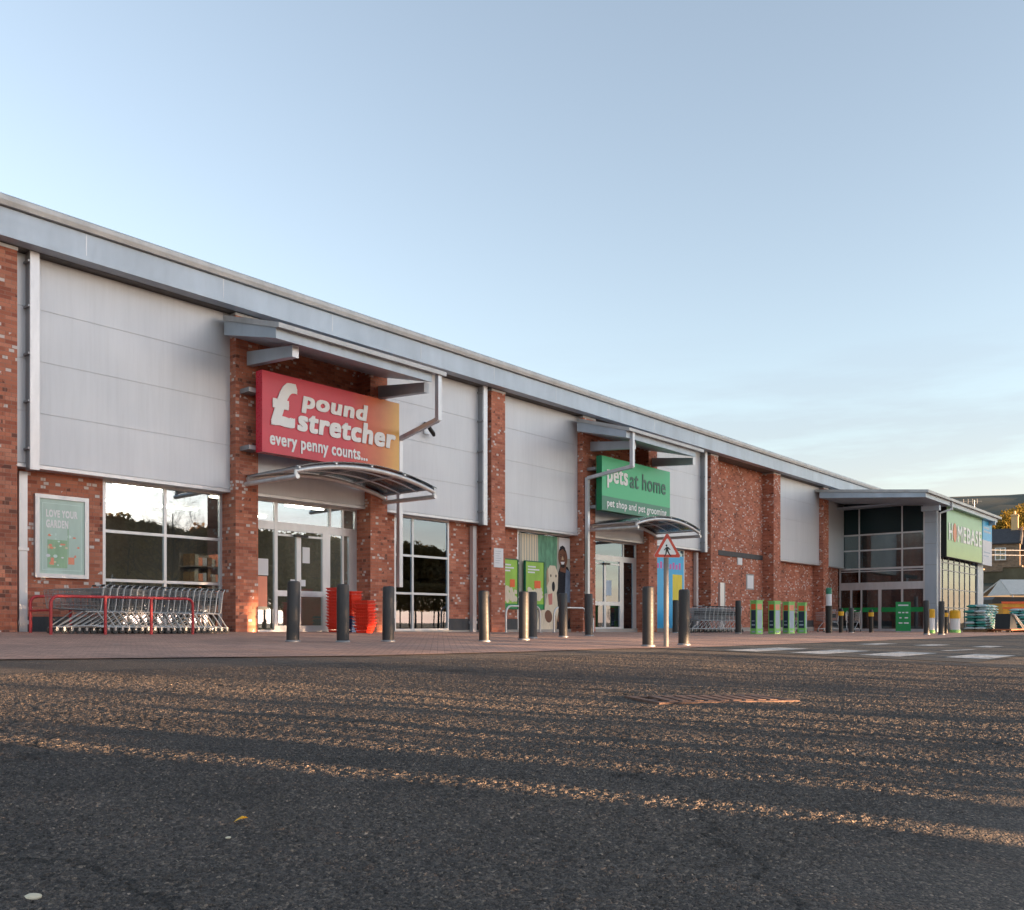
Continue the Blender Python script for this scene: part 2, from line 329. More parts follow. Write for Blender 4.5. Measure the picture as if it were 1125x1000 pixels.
gn = [-2500., -800., -250., -80., -40., -20., -10., -1.] + [float(i) for i in range(0, 61)] + [75., 100., 160., 300., 800., 2500.]
sheet('ground', gs, lambda s: gn, 'asphalt', 0.)
def edge(s):
    e = 9.75 + .35 * math.tanh((s - 5) / 4.) if s < 14 else 10.1
    return (8.2 + .22 * s if s < 7 else 9.75) if s < 12 else min(10.15, 9.75 + .2 * (s - 12))
def pav_ns(s):
    e = edge(max(s, -8)); k = 12; return [-1. + (e + 1.) * j / k for j in range(k + 1)]
sheet('pavement', [float(i) for i in range(-30, 101)], pav_ns, 'paver', .012)
sheet('road', [13.2 + i * .9 for i in range(90)], lambda s: [edge(s) + .01 + (14.9 - edge(s)) * j / 8 for j in range(9)], 'asphalt_new', .006)
# granular foreground: loose stones of the worn surface, real relief
def grain_patch(name, s0, s1, n0, n1, d, cell, amp, lift):
    def graded(length):                # finest near the kerb-side corner where the stones are seen closest, coarser beyond
        v = [0.]
        while v[-1] < length: v.append(v[-1] + d * (1 + max(0, v[-1] - 2.6) * .17))
        return np.array(v)
    S = s0 + graded(s1 - s0); Nn = (n1 - graded(n1 - n0))[::-1]; s1 = S[-1]; n0 = Nn[0]; X, Y = np.meshgrid(S, Nn, indexing='ij'); rng = np.random.default_rng(3)
    H = np.zeros_like(X); gi, gj = int((s1 - s0) / cell) + 4, int((n1 - n0) / cell) + 4
    for layer in range(2):
        cs = cell * (1, 1.9)[layer]; ox, oy, hh, rr = rng.random((gi, gj)), rng.random((gi, gj)), rng.random((gi, gj)) ** (1.3, 2.5)[layer], .45 + .45 * rng.random((gi, gj))
        I = ((X - s0) / cs).astype(int) + 1; J = ((Y - n0) / cs).astype(int) + 1
        for di in (-1, 0, 1):
            for dj in (-1, 0, 1):
                a, b = I + di, J + dj
                dx = (X - s0) / cs + 1 - (a + ox[a, b]); dy = (Y - n0) / cs + 1 - (b + oy[a, b])
                H = np.maximum(H, amp * (1, 1.25)[layer] * hh[a, b] * np.sqrt(np.maximum(0, 1 - (dx * dx + dy * dy) / rr[a, b] ** 2)))
    low = np.zeros_like(X)
    for k in range(14):
        a = rng.random() * 6.28; f = 2 + 14 * rng.random(); low += np.sin((X * math.cos(a) + Y * math.sin(a)) * f + 6.28 * rng.random()) / f
    H += low * .006 + .003 + rng.normal(size=X.shape) * .0012
    fade = np.clip(np.minimum.reduce([X - s0, s1 - X, Y - n0, n1 - Y]) / .5, 0, 1); H = lift * (2 * np.minimum(fade * 2, 1) - 1) + H * fade
    G = np.clip(-.0085 * (np.minimum(X, 30) - 10) - (.022 - .0006 * np.clip(X - 10, 0, 25)) * np.clip(Y, 0, 30), -1.2, .4); co = np.stack([X, -Y, G + H], -1).reshape(-1, 3).astype(np.float32)
    ni, nj = X.shape; idx = np.arange(ni * nj).reshape(ni, nj); q = np.stack([idx[:-1, :-1], idx[:-1, 1:], idx[1:, 1:], idx[1:, :-1]], -1).reshape(-1, 4)
    me = bpy.data.meshes.new(name); me.vertices.add(len(co)); me.vertices.foreach_set('co', co.ravel()); me.loops.add(q.size); me.loops.foreach_set('vertex_index', q.ravel().astype(np.int32))
    me.polygons.add(len(q)); me.polygons.foreach_set('loop_start', (np.arange(len(q)) * 4).astype(np.int32)); me.polygons.foreach_set('use_smooth', np.ones(len(q), bool)); me.update(calc_edges=True); me.validate()
    me.materials.append(M['asphalt']); o = bpy.data.objects.new(name, me); C.objects.link(o); o['kind'] = 'structure'; return o
grain_patch('road_surface', -.15, 12.6, 10.5, 17.6, .0052, .0118, .0068, .003)
def flat(mb, pts, lift):
    mb.face([(s, -n, gz(s, n) + lift) for s, n in pts][::-1])
# white painted dashes: two rows across the junction
rows = [[((13.5, 11.1), (15.15, 10.85), (15.9, 11.35), (14.1, 11.75))], [((13.5, 11.95), (14.2, 12.25), (16.0, 12.6), (15.8, 12.1))], [((13.9, 12.75), (15.75, 13.25), (15.95, 13.8), (14.2, 13.65))], [((14.5, 14.3), (16.05, 14.35), (16.2, 14.75), (14.75, 14.85))]]
mb = MB()
for s0, s1, n0, n1 in ((13.55, 15.7, 11.05, 11.62), (13.7, 15.8, 12.1, 12.66), (13.95, 15.95, 13.1, 13.7), (14.4, 16.2, 14.2, 14.8), (19.5, 21.0, 11.1, 11.5), (20.0, 21.4, 12.1, 12.5), (20.2, 21.4, 13.2, 13.55), (20.6, 21.7, 14.25, 14.6)):
    flat(mb, [(s0, n0), (s1, n0), (s1, n1), (s0, n1)], .011)
flat(mb, [(17.2, 13.38), (18.5, 13.55), (18.5, 13.7), (17.2, 13.53)], .011)
struct('road_marking', mb, 'roadpaint')
mb = MB()
for a in range(46): flat(mb, [(22 + a * 1.2, 8.3), (22.9 + a * 1.2, 8.3), (22.9 + a * 1.2, 8.4), (22 + a * 1.2, 8.4)], .018)
for a, b in ((14.2, 7.6), (15.8, 8.1), (17.3, 7.7), (18.9, 7.2), (20.6, 6.4), (11.2, 7.7)): flat(mb, [(a, b), (a + 1.3, b + .1), (a + 1.3, b + .18), (a, b + .1)], .018)
struct('pavement_marking', mb, 'roadpaint')
# ---------------------------------------------------------------- the retail building
B = thing('retail_building', 'long red brick and silver clad retail terrace with sloping grey canopies over its shop entrances', 'building', (25, 0, 0))
def pier(s0, s1, m='brick'):
    p = obj('brick_pier', MB().box(s0, s1, -.6, 0, -.6, 7.18), m, B); obj('coping', MB().box(s0 - .01, s1 + .01, -.6, .012, 7.18, 7.245), 'gutter', p)
for a, b, m in ((-7.3, -6.7, 'brick'), (6.2, 6.85, 'brick'), (11.49, 12.08, 'brick'), (15.47, 16.05, 'brick'), (20.2, 20.83, 'brick'), (24.87, 25.6, 'brick'), (29.07, 29.67, 'brick'), (33.92, 34.56, 'brick_spotted'), (40.04, 40.8, 'brick_spotted'), (46.1, 46.8, 'brick_spotted')): pier(a, b, m)
def wallseg(s0, s1, z0, z1, m='brick', n=-.55): return obj('brick_wall', MB().box(s0, s1, n - .3, n, z0, z1), m, B)
for s0, s1, m in ((-6.7, 6.2, 'brick'), (6.85, 8.72, 'brick'), (16.05, 16.8, 'brick'), (18.95, 20.2, 'brick'), (20.83, 22.06, 'brick'), (24.96, 25., 'brick'), (29.67, 30.4, 'brick'), (32.7, 33.92, 'brick'), (40.8, 46.1, 'brick_spotted'), (46.8, 49.6, 'brick_spotted')):
    w = wallseg(s0, s1, .33, 3.3, m); obj('plinth', MB().box(s0, s1, -.85, -.53, -.6, .33), 'plinth', w)
w = wallseg(34.56, 40.04, -.6, 7.25, 'brick_spotted')
wallseg(12.08, 15.47, 4.9, 7.25); wallseg(25.6, 29.07, 4.9, 7.25)
obj('dark_band', MB().box(35.55, 39.95, -.56, -.5, 3.14, 3.36), 'plinth', B)
def panel(s0, s1, z0=3.2, z1=7.25, n=-.23, lip=True):
    mb = MB(); zs = [z0 + (.06 if lip else 0), 4.25, 5.25, 6.25, z1]
    zs = [z for z in zs if z <= z1]; zs = zs if zs[-1] == z1 else zs + [z1]
    for a, b in zip(zs[:-1], zs[1:]): mb.box(s0, s1, n - .1, n, a + .008, b - .008)
    mb.box(s0, s1, n - .12, n - .012, zs[0], z1 - .002)
    p = obj('cladding_panel', mb, 'clad', B)
    if lip: obj('drip_flashing', MB().box(s0, s1, n - .3, n + .025, z0 - .02, z0 + .05), 'alu', p); obj('panel_soffit', MB().box(s0, s1, -.56, n - .3, z0 - .015, z0 + .03), 'alu_dark', p)
for a, b in ((-6.7, 6.2), (6.85, 11.49), (16.05, 20.2), (20.83, 24.87), (29.67, 33.92), (40.8, 46.1), (46.8, 49.6)): panel(a, b)
panel(12.08, 15.47, 3.2, 4.9); panel(25.6, 29.07, 3.2, 4.9)
# eaves
mb = MB().box(-8, 60.2, .0, .30, 7.27, 7.36).box(-8, 60.2, .0, .28, 7.36, 7.80); fa = obj('roof_fascia', mb, 'fascia', B)
for k in range(23): obj('joint_cover', MB().box(-7 + k * 3.0, -6.985 + k * 3.0, .275, .284, 7.37, 7.79), 'alu', fa)
prof = [(.26, 7.815), (.36, 7.815), (.385, 7.9), (.385, 7.985), (.30, 8.04), (.26, 8.04)]
obj('gutter', MB().prism([(-8, -n, z) for n, z in prof], (68.2, 0, 0)), 'gutter', fa)
obj('shadow_gap', MB().box(-8, 60.2, .0, .24, 7.80, 7.815), 'black', fa)
obj('soffit', MB().box(-8, 60.2, -.6, 0., 7.262, 7.30), 'soffit', B)
mb = MB(); mb.prism([(-8, -.26, 8.03), (-8, 14, 8.75), (-8, 28, 8.03), (-8, 28, 7.3), (-8, -.26, 7.83)], (68.2, 0, 0)); obj('roof', mb, 'roofing', B)
mb = MB().xbox(-7.9, 59.9, 27.6, 27.9, -.6, 7.3).xbox(-8, -7.7, .85, 27.6, -.6, 7.3).xbox(59.6, 59.9, .85, 27.6, -.6, 7.3); obj('rear_wall', mb, 'brick', B)
obj('shop_floor', MB().xbox(-7.7, 59.6, .5, 27.6, -.3, -.012), 'tile_floor', B)
obj('ceiling', MB().xbox(-7.7, 59.6, .86, 27.6, 3.35, 3.42), 'dark_room', B)
mb = MB()
for a in (16.5, 29.9, 40.3): mb.xbox(a, a + .2, .86, 20, -.01, 3.35)
mb.xbox(-7.7, 46, 9., 9.2, -.01, 3.35); obj('partition', mb, 'dark_room', B)
em = bpy.data.materials.new('lit_tube'); em.use_nodes = True; em.node_tree.nodes.clear(); eo = N(em, 'ShaderNodeOutputMaterial'); ee = N(em, 'ShaderNodeEmission', Strength=9.); ee.inputs[0].default_value = (1., .86, .66, 1); L(em, ee.outputs[0], eo.inputs[0]); M['lit_tube'] = em
for x_, y_ in [(a, b) for a in (8.2, 10.2, 12.6, 14.8, 17.2, 19.4, 22.6, 25.2, 27.2, 28.8, 31.5) for b in (1.9, 4.6)] + [(51.2, -2.2), (52.8, -2.2)]:  # strip lights added to brighten the interiors behind the glass
    zz = 3.34 if y_ > 0 else 6.2
    li = thing('added_ceiling_light', '', 'light', (x_, y_, zz)); obj('tube', MB().xbox(x_ - .6, x_ + .6, y_ - .05, y_ + .05, zz - .06, zz - .02), 'lit_tube', li); obj('housing', MB().xbox(x_ - .62, x_ + .62, y_ - .08, y_ + .08, zz - .02, zz + .005), 'white', li)
    li['label'] = 'strip light added on a ceiling to brighten the interior behind the glass'; li['group'] = 'ceiling lights added inside the shops'
# downpipes in their casings beside the piers
for s in (7.08, 19.85, 33.45):
    mb = MB().box(s, s + .17, -.06, .0, 3.12, 7.26)
    d = obj('downpipe', mb, 'alu', B)
    mb = MB().box(s + .005, s + .165, -.23, -.06, 3.12, 7.26); obj('casing', mb, 'alu_dark', d)
    mb = MB()
    for z in (3.5, 4.4, 5.3, 6.2, 7.05): mb.box(s - .035, s + .005, -.23, -.01, z, z + .04)
    obj('bracket', mb, 'alu_dark', d)
    mb = MB().box(s - .05, s + .1, -.52, -.38, -.3, 3.12); mb.box(s - .07, s + .12, -.54, -.36, .18, .26).box(s - .07, s + .12, -.54, -.36, 1.6, 1.66); obj('lower_pipe', mb, 'alu', d)
# windows and doors (plane map: a along the wall, z up, depth d outwards)
def glazing(name, a0, a1, z0, z1, mul, tra, fr=.055, pane='glass', face='front', plane=-.55, skip=(), fm='alu', label=None):
    def bx(mb, p0, p1, q0, q1, d0, d1):
        if face == 'front': mb.box(p0, p1, plane + d0, plane + d1, q0, q1)
        else: mb.box(plane - d1, plane - d0, p0, p1, q0, q1)
    g = MB(); bx(g, a0 + .02, a1 - .02, z0 + .02, z1 - .02, -.045, -.035)
    w = obj(name, g, pane, B, label=label)
    f = MB(); bx(f, a0, a0 + fr, z0, z1, -.08, 0); bx(f, a1 - fr, a1, z0, z1, -.08, 0); bx(f, a0 + fr, a1 - fr, z1 - fr, z1, -.08, -.002); bx(f, a0 + fr, a1 - fr, z0, z0 + fr, -.08, -.002)
    for m_ in mul:
        (p, wd, *r) = m_ if isinstance(m_, tuple) else (m_, fr); q0, q1 = r if r else (z0 + fr, z1 - fr); bx(f, p - wd / 2, p + wd / 2, q0, q1, -.08, -.004)
    for t_ in tra:
        (q, wd, *r) = t_ if isinstance(t_, tuple) else (t_, fr); p0, p1 = (r if r else (a0 + fr, a1 - fr)); bx(f, p0, p1, q - wd / 2, q + wd / 2, -.078, -.008)
    obj('frame', f, fm, w); return w
glazing('shop_window', 8.72, 11.49, -.02, 3.2, [10.1], [2.12, 1.10], .06)
glazing('shop_window', 16.8, 18.95, -.02, 3.2, [17.5], [2.09, 1.03], .06)
glazing('shop_window', 22.06, 24.96, -.12, 3.2, [23.55], [2.12, 1.03], .06)
glazing('shop_window', 30.4, 32.7, -.12, 3.2, [31.2], [2.12, 1.03], .06)
glazing('entrance_door', 12.08, 15.47, -.02, 3.2, [(12.96, .09), (13.63, .13, .0, 2.4), (14.48, .24, .0, 2.5), (14.6, .06, 2.5, 3.14), (15.02, .05), (15.32, .2, .0, 2.5)], [(2.57, .2), (.93, .14, 13.0, 14.4), (.06, .16, 13.0, 14.4), (2.36, .05, 13.0, 14.4)], .06, 'glass')
glazing('entrance_door', 25.6, 29.07, -.14, 3.2, [(26.15, .07, -.1, 2.4), (27.0, .12, -.1, 2.4), (28.08, .26, -.1, 2.5), (28.2, .06, 2.5, 3.14), (28.95, .2, -.1, 2.5)], [(2.55, .2), (.9, .14, 26.2, 27.95), (-.03, .16, 26.2, 27.95), (2.34, .05, 26.2, 27.95)], .06, 'glass')
mb = MB().box(13.45, 13.85, -.54, -.46, 2.33, 2.39).box(26.8, 27.2, -.54, -.46, 2.31, 2.37); obj('door_sensor', mb, 'black', B)
# sloping canopies above the entrances, with arched glass canopies below them
def entrance_canopy(s0, s1, pa, pb, pipe_s, pipe_left):
    zt = lambda n: 7.10 - .29 * n
    mb = MB(); mb.prism([(s0, .0, zt(0)), (s0, -2.1, zt(2.1)), (s0, -2.1, zt(2.1) - .1), (s0, -2.0, zt(2.) - .12), (s0, 0, zt(0) - .12)], (s1 - s0, 0, 0))
    cn = obj('upper_canopy', mb, 'gutter', B)
    mb = MB(); mb.prism([(s0 + .03, -.0, zt(0) - .122), (s0 + .03, -1.96, zt(1.96) - .122), (s0 + .03, -1.96, zt(1.96) - .34), (s0 + .03, 0, zt(0) - .44)], (s1 - s0 - .4, 0, 0)); obj('canopy_fascia', mb, 'fascia', cn)
    for a, b in ((pa, pa + .16), (pb - .16, pb)):
        obj('canopy_beam', MB().prism([(a, 0, 6.42), (a, -1.72, 6.22), (a, -1.72, 5.98), (a, 0, 6.10)], (b - a, 0, 0)), 'fascia', cn)
        obj('beam_end', MB().box(a - .002, b + .002, 1.722, 1.735, 5.97, 6.23), 'alu', cn)
    mb = MB(); P = lambda s, n, z: (s, -n, z); d = pipe_s
    mb.bar(P(d, 1.98, 6.45), P(d, 1.98, 5.27), .12, .12)
    e = (d + .42, .1, 5.1) if not pipe_left else (d + .13, .14, 5.1)
    mb.bar(P(d, 2.0, 5.30), P(e[0], .12, 5.12), .11, .11); mb.bar(P(e[0] - .0, .10, 5.14), P(e[0], .10, 1.16 if not pipe_left else .36), .12, .12)
    if pipe_left: mb.bar(P(e[0], .1, .40), P(e[0] + .28, .1, .30), .12, .12); mb.bar(P(e[0] + .26, .1, .30), P(e[0] + .26, .1, -.15), .11, .11)
    obj('rainwater_pipe', mb, 'alu', cn)
    # arched glass canopy
    q0, q1 = pa - .02, pb + .03; W_ = (q1 - q0) / 2; mid = (q0 + q1) / 2; r = .3; Rr = (W_ * W_ + r * r) / (2 * r)
    arc = lambda t, base: (mid + W_ * t, base + math.sqrt(Rr * Rr - (W_ * t) ** 2) - (Rr - r))
    mb = MB()
    for n in (.06, 1.88): mb.tube([P(arc(t / 12., 3.48)[0], n, arc(t / 12., 3.48)[1]) for t in range(-12, 13)], .055, 10)
    ac = obj('glass_canopy', mb, 'steel_tube', B, smooth=True)
    for sx in (q0, q1): obj('canopy_arm', MB().tube([P(sx, .0, 3.38), P(sx, 1.95, 3.36)], .055, 10).tube([P(sx, 1.88, 3.34), P(sx, 1.88, 3.5)], .045, 8), 'steel_tube', ac)
    mb = MB(); K = 14
    for t in range(-K, K):
        a, b = arc(t / K * 1.01, 3.57), arc((t + 1) / K * 1.01, 3.57)
        mb.prism([P(a[0], .0, a[1]), P(a[0], 1.97, a[1]), P(b[0], 1.97, b[1]), P(b[0], .0, b[1])], (0, 0, .015))
    obj('canopy_glass', mb, 'glass_canopy', ac)
    mb = MB()
    for t in (-.98, -.5, 0, .5, .98):
        a = arc(t, 3.545); mb.bar(P(a[0], .02, a[1]), P(a[0], 1.96, a[1]), .05, .04)
        mb.tube([P(a[0], 1.88, a[1] - .06), P(a[0], 1.88, a[1] + .05)], .018, 6)
    for k in range(2):
        n = .7 + k * .62; mb.tube([P(arc(t / 8. * .98, 3.5)[0], n, arc(t / 8. * .98, 3.5)[1] + .02) for t in range(-8, 9)], .018, 6)
    obj('purlin', mb, 'alu', ac)
entrance_canopy(11.17, 16.15, 11.78, 15.89, 15.98, False)
entrance_canopy(24.5, 29.45, 25.3, 29.45, 24.86, True)
# glazed corner entrance block
zt = lambda n: 7.08 - .1 * n
mb = MB(); mb.prism([(45.5, .6, zt(-.3)), (45.5, -5.3, zt(5.3)), (45.5, -5.3, zt(5.3) - .13), (45.5, .6, zt(-.3) - .13)], (14.9, 0, 0)); rf = obj('entrance_roof', mb, 'gutter', B)
mb = MB(); mb.prism([(45.56, 0, zt(0) - .132), (45.56, -5.16, zt(5.16) - .132), (45.56, -5.16, zt(5.16) - .36), (45.56, 0, zt(0) - .46)], (14.4, 0, 0)); obj('roof_edge', mb, 'fascia', rf)
for q in ((48.2, 48.5, 4.2, 5.05, 5.85, 6.1), (48.6, 49.5, -.3, 4.6, 6.36, 6.44), (59.2, 59.45, 4.5, 5.2, 6.0, 6.25)): obj('roof_beam', MB().box(*q), 'fascia', rf)
mb = MB(); P = lambda s, n, z: (s, -n, z); mb.bar(P(49.9, 5.2, 6.4), P(49.9, 5.2, 6.0), .1, .1); mb.bar(P(49.9, 5.22, 6.05), P(49.72, 4.66, 5.85), .09, .09); mb.bar(P(49.72, 4.66, 5.9), P(49.72, 4.66, -.4), .1, .1); obj('rainwater_pipe', mb, 'alu', rf)
glazing('entrance_glazing', -.5, 3.97, 2.3, 6.75, [(.59, .07), (2.83, .07)], [4.97, 4.12, (3.12, .1), (2.98, .05)], .08, 'glass_dim', 'west', 49.64)
obj('spandrel', MB().box(49.655, 49.67, -.43, 3.9, 5.0, 6.68), 'spandrel', B)
glazing('entrance_door', -.5, 3.97, -.32, 2.3, [(.15, .1), (.7, .08), (1.68, .16), (2.83, .1)], [(2.15, .34), (-.2, .16)], .08, 'glass_dim', 'west', 49.64)
mb = MB().box(49.63, 49.635, -.4, .65, .78, 1.02).box(49.63, 49.635, .75, 1.6, .78, 1.02).box(49.63, 49.635, 1.76, 2.78, .78, 1.02).box(49.63, 49.635, 2.88, 3.9, .78, 1.02); obj('manifestation_band', mb, 'green', B)
obj('corner_column', MB().box(49.64, 50.0, 3.97, 4.54, -.4, 6.5), 'fascia', B)
mb = MB()
for z in (1.2, 3.2, 4.3, 5.4): mb.box(49.635, 49.64, 3.97, 4.54, z, z + .015)
obj('panel_joint', mb, 'alu_dark', B)
glazing('entrance_glazing', 50.0, 58.0, -.3, 6.3, [51.0, 52.1, 53.2, 54.3, 55.4, 56.5], [1.0, 2.0, 3.0, 3.4], .05, 'glass_dim', 'front', 4.5, fm='alu_dark')
obj('end_column', MB().box(58.0, 59.3, 3.9, 4.54, -.4, 6.4), 'fascia', B)
obj('end_wall', MB().box(59.2, 59.5, -.85, 3.9, -.4, 6.5), 'clad', B)
obj('lobby_floor', MB().box(49.7, 59.2, -.5, 4.45, -.5, -.3), 'tile_floor', B)
mb = MB().box(53.5, 53.7, -.6, 3.2, -.3, 6.4).box(50.5, 53.5, -.9, -.8, 3.2, 6.4); obj('lobby_wall', mb, 'alu_dark', B)
# ---------------------------------------------------------------- shop signs
sg = thing('shop_sign', 'big red and orange box sign with a large white pound symbol above the left entrance', 'shop sign', (13.85, -.48, 4.06))
mb = MB().box(11.78, 15.93, .36, .595, 4.06, 5.9); obj('sign_box', mb, 'sign_red', sg)
obj('sign_face', MB().box(11.785, 15.925, .595, .6, 4.065, 5.895), 'sign_red_face', sg)
for s in (11.9, 15.6):
    for z in (4.12, 5.42): obj('bracket', MB().box(s - .3 if s < 13 else s, s if s < 13 else s + .25, .0, .36, z, z + .1), 'alu_dark', sg)
text(sg, '£', 12.0, 12.72, 4.70, 5.74,   .63, .028, 'sign_white', .042, .1)
text(sg, 'pound', 12.84, 14.85, 5.12, 5.64,   .63, .028, 'sign_white', .042, .12)
text(sg, 'stretcher', 12.72, 15.78, 4.68, 5.20,   .63, .028, 'sign_white', .042, .12)
text(sg, 'every penny counts...', 11.98, 14.85, 4.16, 4.5, .615, .014, 'sign_white', .026)
sg = thing('shop_sign', 'bright green box sign with white and dark lettering above the middle entrance', 'shop sign', (27.4, -.5, 4.03))
obj('sign_box', MB().box(25.2, 29.68, .32, .545, 4.03, 5.88), 'sign_green_side', sg)
obj('sign_face', MB().box(25.205, 29.675, .545, .55, 4.52, 5.875), 'sign_green_face', sg); obj('sign_strip', MB().box(25.205, 29.675, .545, .55, 4.035, 4.517), 'sign_green_low', sg)
for s in (25.2, 29.2):
    for z in (4.1, 5.4): obj('bracket', MB().box(s - .1, s + .1, .0, .32, z, z + .1), 'alu_dark', sg)
text(sg, 'pets', 25.5, 26.78, 4.82, 5.52, .565, .014, 'sign_white', .026)
text(sg, 'at home', 26.92, 29.35, 4.97, 5.55, .565, .014, 'grey_text', .018)
text(sg, 'pet shop and pet grooming', 25.5, 29.4, 4.1, 4.44, .56, .009, 'sign_white', .02)
sg = thing('shop_sign', 'wide pale green sign with white capitals and an orange mark on the glazed corner', 'shop sign', (54, -4.7, 3.65))
obj('sign_box', MB().box(50.35, 57.7, 4.56, 4.835, 3.65, 6.38), 'black', sg); obj('sign_face', MB().box(50.38, 57.68, 4.835, 4.84, 3.67, 6.36), 'sign_pale_face', sg)
text(sg, 'H', 50.7, 51.4, 4.55, 5.45, .0 + 4.86, .018, 'sign_white', .02); text(sg, 'MEBASE', 52.35, 57.5, 4.55, 5.45, 4.86, .018, 'sign_white', .02)
mb = MB(); mb.prism([(51.55 + .32 + .32 * math.cos(a) * (1 if abs(math.sin(a)) < 2 else 1), -4.842, 5.0 + .5 * math.sin(a)) for a in [i * math.pi / 10 for i in range(20)]], (0, -.018, 0)); obj('orange_emblem', mb, 'peach', sg)
bn = thing('hanging_banner', 'tall banner, blue above and white below, at the far end of the pale green sign', 'banner', (58.8, -4.8, 3.6))
obj('banner_top', MB().box(57.75, 59.95, 4.8, 4.86, 5.05, 6.29), 'sky_blue', bn); obj('banner_bottom', MB().box(57.75, 59.95, 4.8, 4.86, 3.6, 5.048), 'paper', bn)
mb = MB().box(58.0, 59.7, 4.86, 4.864, 5.5, 5.62).box(58.0, 59.3, 4.86, 4.864, 5.72, 5.84).box(58.0, 59.5, 4.86, 4.864, 4.3, 4.38).box(58.0, 59.2, 4.86, 4.864, 4.1, 4.16); obj('print_line', mb, 'pale_blue', bn)
# posters, plates
ps = thing('poster_case', 'silver framed pale green gardening poster on the brick wall at the left', 'poster', (7.88, .53, 1.12))
obj('board', MB().box(7.38, 8.38, -.55, -.50, 1.12, 2.72), 'poster_tint', ps)
mb = MB(); 
for a in ((7.36, 7.44, 1.10, 2.74), (8.32, 8.40, 1.10, 2.74)): mb.box(a[0], a[1], -.55, -.47, a[2], a[3])
for a in ((7.44, 8.32, 1.10, 1.18), (7.44, 8.32, 2.66, 2.74)): mb.box(a[0], a[1], -.55, -.472, a[2], a[3])
obj('frame', mb, 'alu', ps)
mb = MB()
for a in ((7.5, 7.512, 1.25, 2.58), (8.25, 8.262, 1.25, 2.58), (7.512, 8.25, 1.25, 1.262), (7.512, 8.25, 2.568, 2.58)): mb.box(a[0], a[1], -.50, -.497, a[2], a[3])
obj('border_line', mb, 'poster_line', ps)
text(ps, 'LOVE YOUR', 7.57, 8.18, 2.30, 2.45, -.496, .004, 'sign_white', .05); text(ps, 'GARDEN', 7.57, 8.0, 2.09, 2.25, -.496, .004, 'sign_white', .05)
mb = MB(); rng = random.Random(4)
mb.box(7.6, 7.98, -.5, -.498, 1.3, 1.85); obj('printed_bed', mb, 'poster_bed', ps)
mb = MB()
def disc(mb, s, n, z, rs, rz, k=9, th=.001, jag=0, rot=0):
    mb.face([(s + rs * (1 + jag * random.uniform(-1, 1)) * math.cos(a), -n, z + rz * (1 + jag * random.uniform(-1, 1)) * math.sin(a)) for a in [rot + i * 2 * math.pi / k for i in range(k)]])
for k in range(26): mb = MB(); disc(mb, rng.uniform(7.6, 8.2), -.4972 + k * .00003, rng.uniform(1.35, 2.0), rng.uniform(.015, .045), rng.uniform(.015, .04), 7); obj('printed_flower', mb, rng.choice(('cream', 'peach', 'poster_line', 'paper')), ps)
obj('printed_pot', MB().box(8.0, 8.12, -.5, -.4965, 1.38, 1.52), 'peach', ps); obj('printed_pot', MB().box(7.66, 7.72, -.5, -.4967, 1.36, 1.5), 'peach', ps)
mb = MB().box(7.99, 8.005, -.5, -.4966, 1.5, 2.2).box(7.6, 7.99, -.5, -.4968, 1.84, 1.855).box(7.6, 7.612, -.5, -.4968, 1.3, 1.84); obj('printed_stem', mb, 'poster_bed', ps)
def green_poster(s0, s1, z0, z1, n, label):
    p = thing('poster_case', label, 'poster', ((s0 + s1) / 2, -n, z0)); obj('board', MB().box(s0, s1, n - .04, n, z0, z1), 'lime', p)
    f = .03; mb = MB().box(s0 - f, s0, n - .06, n + .02, z0 - f, z1 + f).box(s1, s1 + f, n - .06, n + .02, z0 - f, z1 + f).box(s0, s1, n - .06, n + .018, z1, z1 + f).box(s0, s1, n - .06, n + .018, z0 - f, z0); obj('frame', mb, 'deep_green', p)
    w = s1 - s0; h = z1 - z0
    mb = MB()
    for k in range(30): disc(mb, random.uniform(s0 + .1 * w, s1 - .1 * w), n + .002 + k * .00005, z0 + h * random.uniform(.16, .42), w * .12, h * .05, 8, jag=.3)
    obj('printed_pet', mb, 'fur', p)
    mb = MB(); mb.box(s0 + .48 * w, s0 + .82 * w, n, n + .006, z0 + .44 * h, z0 + .6 * h); obj('price_mark', mb, 'orange', p)
    mb = MB()
    for k, (a, b) in enumerate(((.12, .55), (.12, .75), (.12, .5))): mb.box(s0 + a * w, s0 + b * w, n, n + .005, z0 + h * (.88 - k * .06), z0 + h * (.91 - k * .06))
    obj('print_line', mb, 'paper', p); mb = MB().box(s0, s1, n, n + .004, z0, z0 + .1 * h); obj('printed_base', mb, 'green', p); return p
green_poster(21.3, 22.0, .66, 2.2, -.5, 'narrow lime green pet poster on the brick beside the shop window')
green_poster(22.32, 23.25, .66, 2.18, -.42, 'wide lime green pet poster in a dark green frame over the shop window')
nt = thing('notice_plate', 'small white notice plate fixed to the brick pier left of the lime green posters', 'notice', (20.5, -.02, 1.88)); obj('plate', MB().box(20.3, 20.72, .0, .02, 1.88, 2.46), 'paper', nt)
mb = MB()
for k in range(6): mb.box(20.36, 20.62 - .04 * (k % 3), .02, .022, 2.36 - k * .07, 2.375 - k * .07)
obj('print_line', mb, 'faint', nt)
nt = thing('notice_plate', 'white upright notice plate on the spotted brick wall above the green lockers', 'notice', (38.7, .5, 1.8)); obj('plate', MB().box(38.4, 39.0, -.55, -.52, 1.78, 2.38), 'paper', nt); obj('frame', MB().box(38.3, 39.1, -.55, -.535, 1.72, 2.44), 'alu_dark', nt)
nt = thing('notice_plate', 'tiny square white plate under the dark band on the spotted brick wall', 'notice', (37.6, .5, 2.85)); obj('plate', MB().box(37.43, 37.85, -.55, -.51, 2.84, 3.12), 'paper', nt); obj('frame', MB().box(37.40, 37.88, -.55, -.53, 2.81, 3.14), 'alu', nt)
